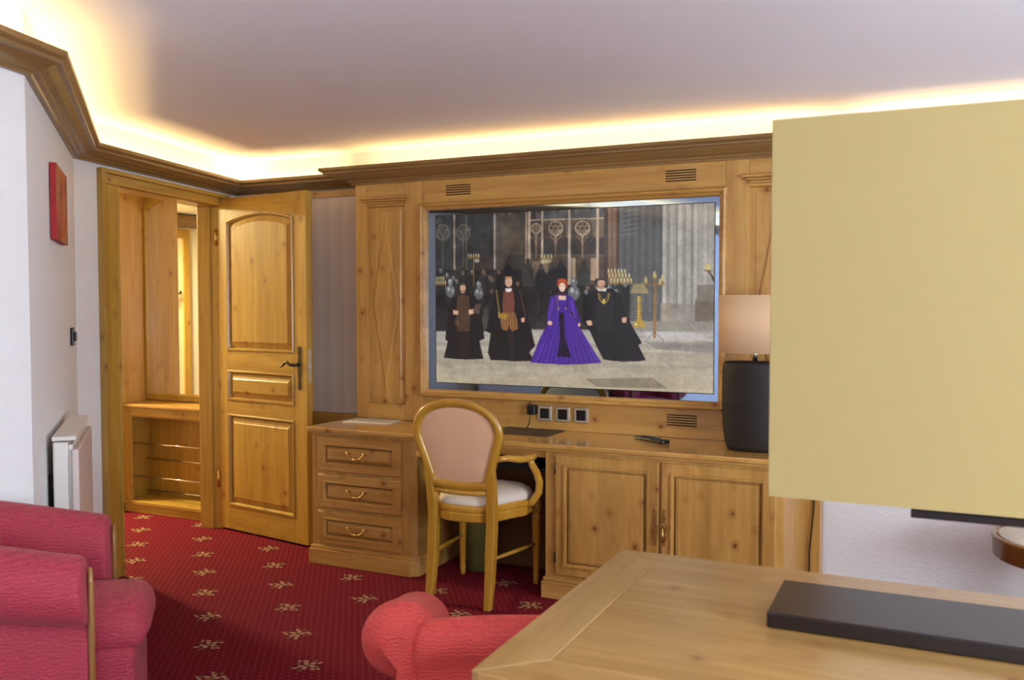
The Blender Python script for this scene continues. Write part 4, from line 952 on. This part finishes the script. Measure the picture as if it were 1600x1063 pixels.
armchair('upholstered_armchair', (-2.118, 1.565, 0), math.radians(132.2), 'crimson rolled-arm armchair with wood trimmed arms, seen side-on by the left wall', .34, .34, .79, .86, .635, .84, RED, ext=.13)
armchair('upholstered_armchair', (-1.015, 2.15, 0), math.radians(206), 'crimson rolled-arm armchair, coloured in a window-lit tone, tucked against the near pine table', .42, .54, .55, .70, .42, .655, RED_LIT, trim=False, roll=.10)

# ------------------------------------------------------------------ near table
tb = empty('pine_table', (.2, 1.85, 0), 0, 'pine table with framed top in the right foreground', 'table')
tx0, tx1, ty0, ty1 = -.742, 1.25, 1.404, 2.293
m = MB(); fw_ = .115
m.prism([(tx0+.02, ty0), (tx1, ty0), (tx1, ty0+fw_), (tx0+fw_, ty0+fw_), (tx0+.006, ty0+.006)], .712, .74, 0)
m.prism([(tx0+.01, ty1), (tx0+fw_, ty1-fw_), (tx1, ty1-fw_), (tx1, ty1)], .712, .74, 0)
m.prism([(tx0, ty0+.015), (tx0+.004, ty0+.004), (tx0+fw_, ty0+fw_), (tx0+fw_, ty1-fw_), (tx0+.008, ty1), (tx0, ty1-.01)], .712, .74, 1)
m.prism([(tx1-fw_, ty0+fw_), (tx1, ty0+fw_), (tx1, ty1-fw_), (tx1-fw_, ty1-fw_)], .712, .74, 1)
m.obj('top_frame', [TX, TY], tb, world=True, bevel=.003)
m = MB(); m.box(tx0+fw_+.0008, tx1-fw_-.0008, ty0+fw_+.0008, ty1-fw_-.0008, .714, .7395); m.obj('top_panel', TX, tb, world=True, bevel=.0015)
m = MB(); m.box(tx0+.012, tx1-.012, ty0+.012, ty1-.012, .696, .712); m.obj('under_moulding', TX, tb, world=True, bevel=.006)
m = MB(); m.box(tx0+.25, tx1-.1, ty0+.09, ty0+.11, .60, .696); m.box(tx0+.25, tx1-.1, ty1-.11, ty1-.09, .60, .696); m.box(tx0+.25, tx0+.27, ty0+.11, ty1-.11, .60, .696); m.box(tx1-.12, tx1-.1, ty0+.11, ty1-.11, .60, .696)
m.obj('apron', TX, tb, world=True, bevel=.003)
for x in (tx0+.28, tx1-.13):
    for y in (ty0+.125, ty1-.125):
        m = MB(); s = .03
        m.loft([[(x-a, y-a, z), (x+a, y-a, z), (x+a, y+a, z), (x-a, y+a, z)] for a, z in ((.022, 0), (.03, .55), (.034, .56), (.034, .696))]); m.obj('leg', TY, tb, world=True, bevel=.004)

# ------------------------------------------------------------------ foreground lamp
fl = empty('foreground_lamp', (.24, 1.97, .741), 0, 'large lamp with rectangular khaki fabric shade on a dark flat base on the near table', 'lamp')
m = MB(); m.box(-.293, .775, 1.855, 2.095, .7408, .772); m.obj('lamp_base', BLACK, fl, world=True, bevel=.003)
m = MB(); m.box(.215, .265, 1.95, 1.99, .772, 1.02); m.obj('lamp_post', BLACK, fl, world=True, bevel=.003)
m = MB(); m.box(-.028, .51, 1.86, 2.08, .992, 1.008); m.obj('shade_carrier', BLACK, fl, world=True, bevel=.002)
m = MB()
X_, Y0_, Y1_ = (-.292, .772), 1.85, 2.09
R5 = lambda z, d=0: [(X_[0]+d, Y0_+d, z), (X_[1]-d, Y0_+d, z), (X_[1]-d, Y1_-d, z), (X_[0]+d, Y1_-d, z)]
m.loft([R5(1.012), R5(1.767), R5(1.767, .004), R5(1.012, .004), R5(1.012)], False, False)
m.obj('lamp_shade', SHADE, fl, world=True, bevel=.006, bseg=3)
m = MB(); m.box(.21, .27, 1.94, 2.0, 1.008, 1.10); m.tube([(.24, 1.97, 1.1), (.24, 1.97, 1.2)], .03); m.box(X_[0]+.004, X_[1]-.004, 1.966, 1.974, 1.03, 1.04); m.obj('lamp_fitting', BLACK, fl, world=True)

# ------------------------------------------------------------------ round side table by the right wall
st_ = empty('round_side_table', (.515, 4.10, 0), 0, 'round wooden side table with cream top beside the white wall, at the far right', 'side table')
MB().lathe([(.001, .385), (.262, .385), (.270, .39), (.272, .455), (.278, .462), (.278, .472), (.265, .476), (.262, .470), (.001, .470)], seg=48).obj('table_rim', LW, st_)
MB().lathe([(.001, .470), (.25, .470), (.25, .4735), (.001, .4735)], seg=48).obj('inset_top', CREAM, st_)
MB().lathe([(.001, .0), (.17, .0), (.17, .02), (.05, .04), (.03, .08), (.035, .2), (.025, .3), (.05, .385), (.001, .385)], seg=24).obj('pedestal', CHW, st_)
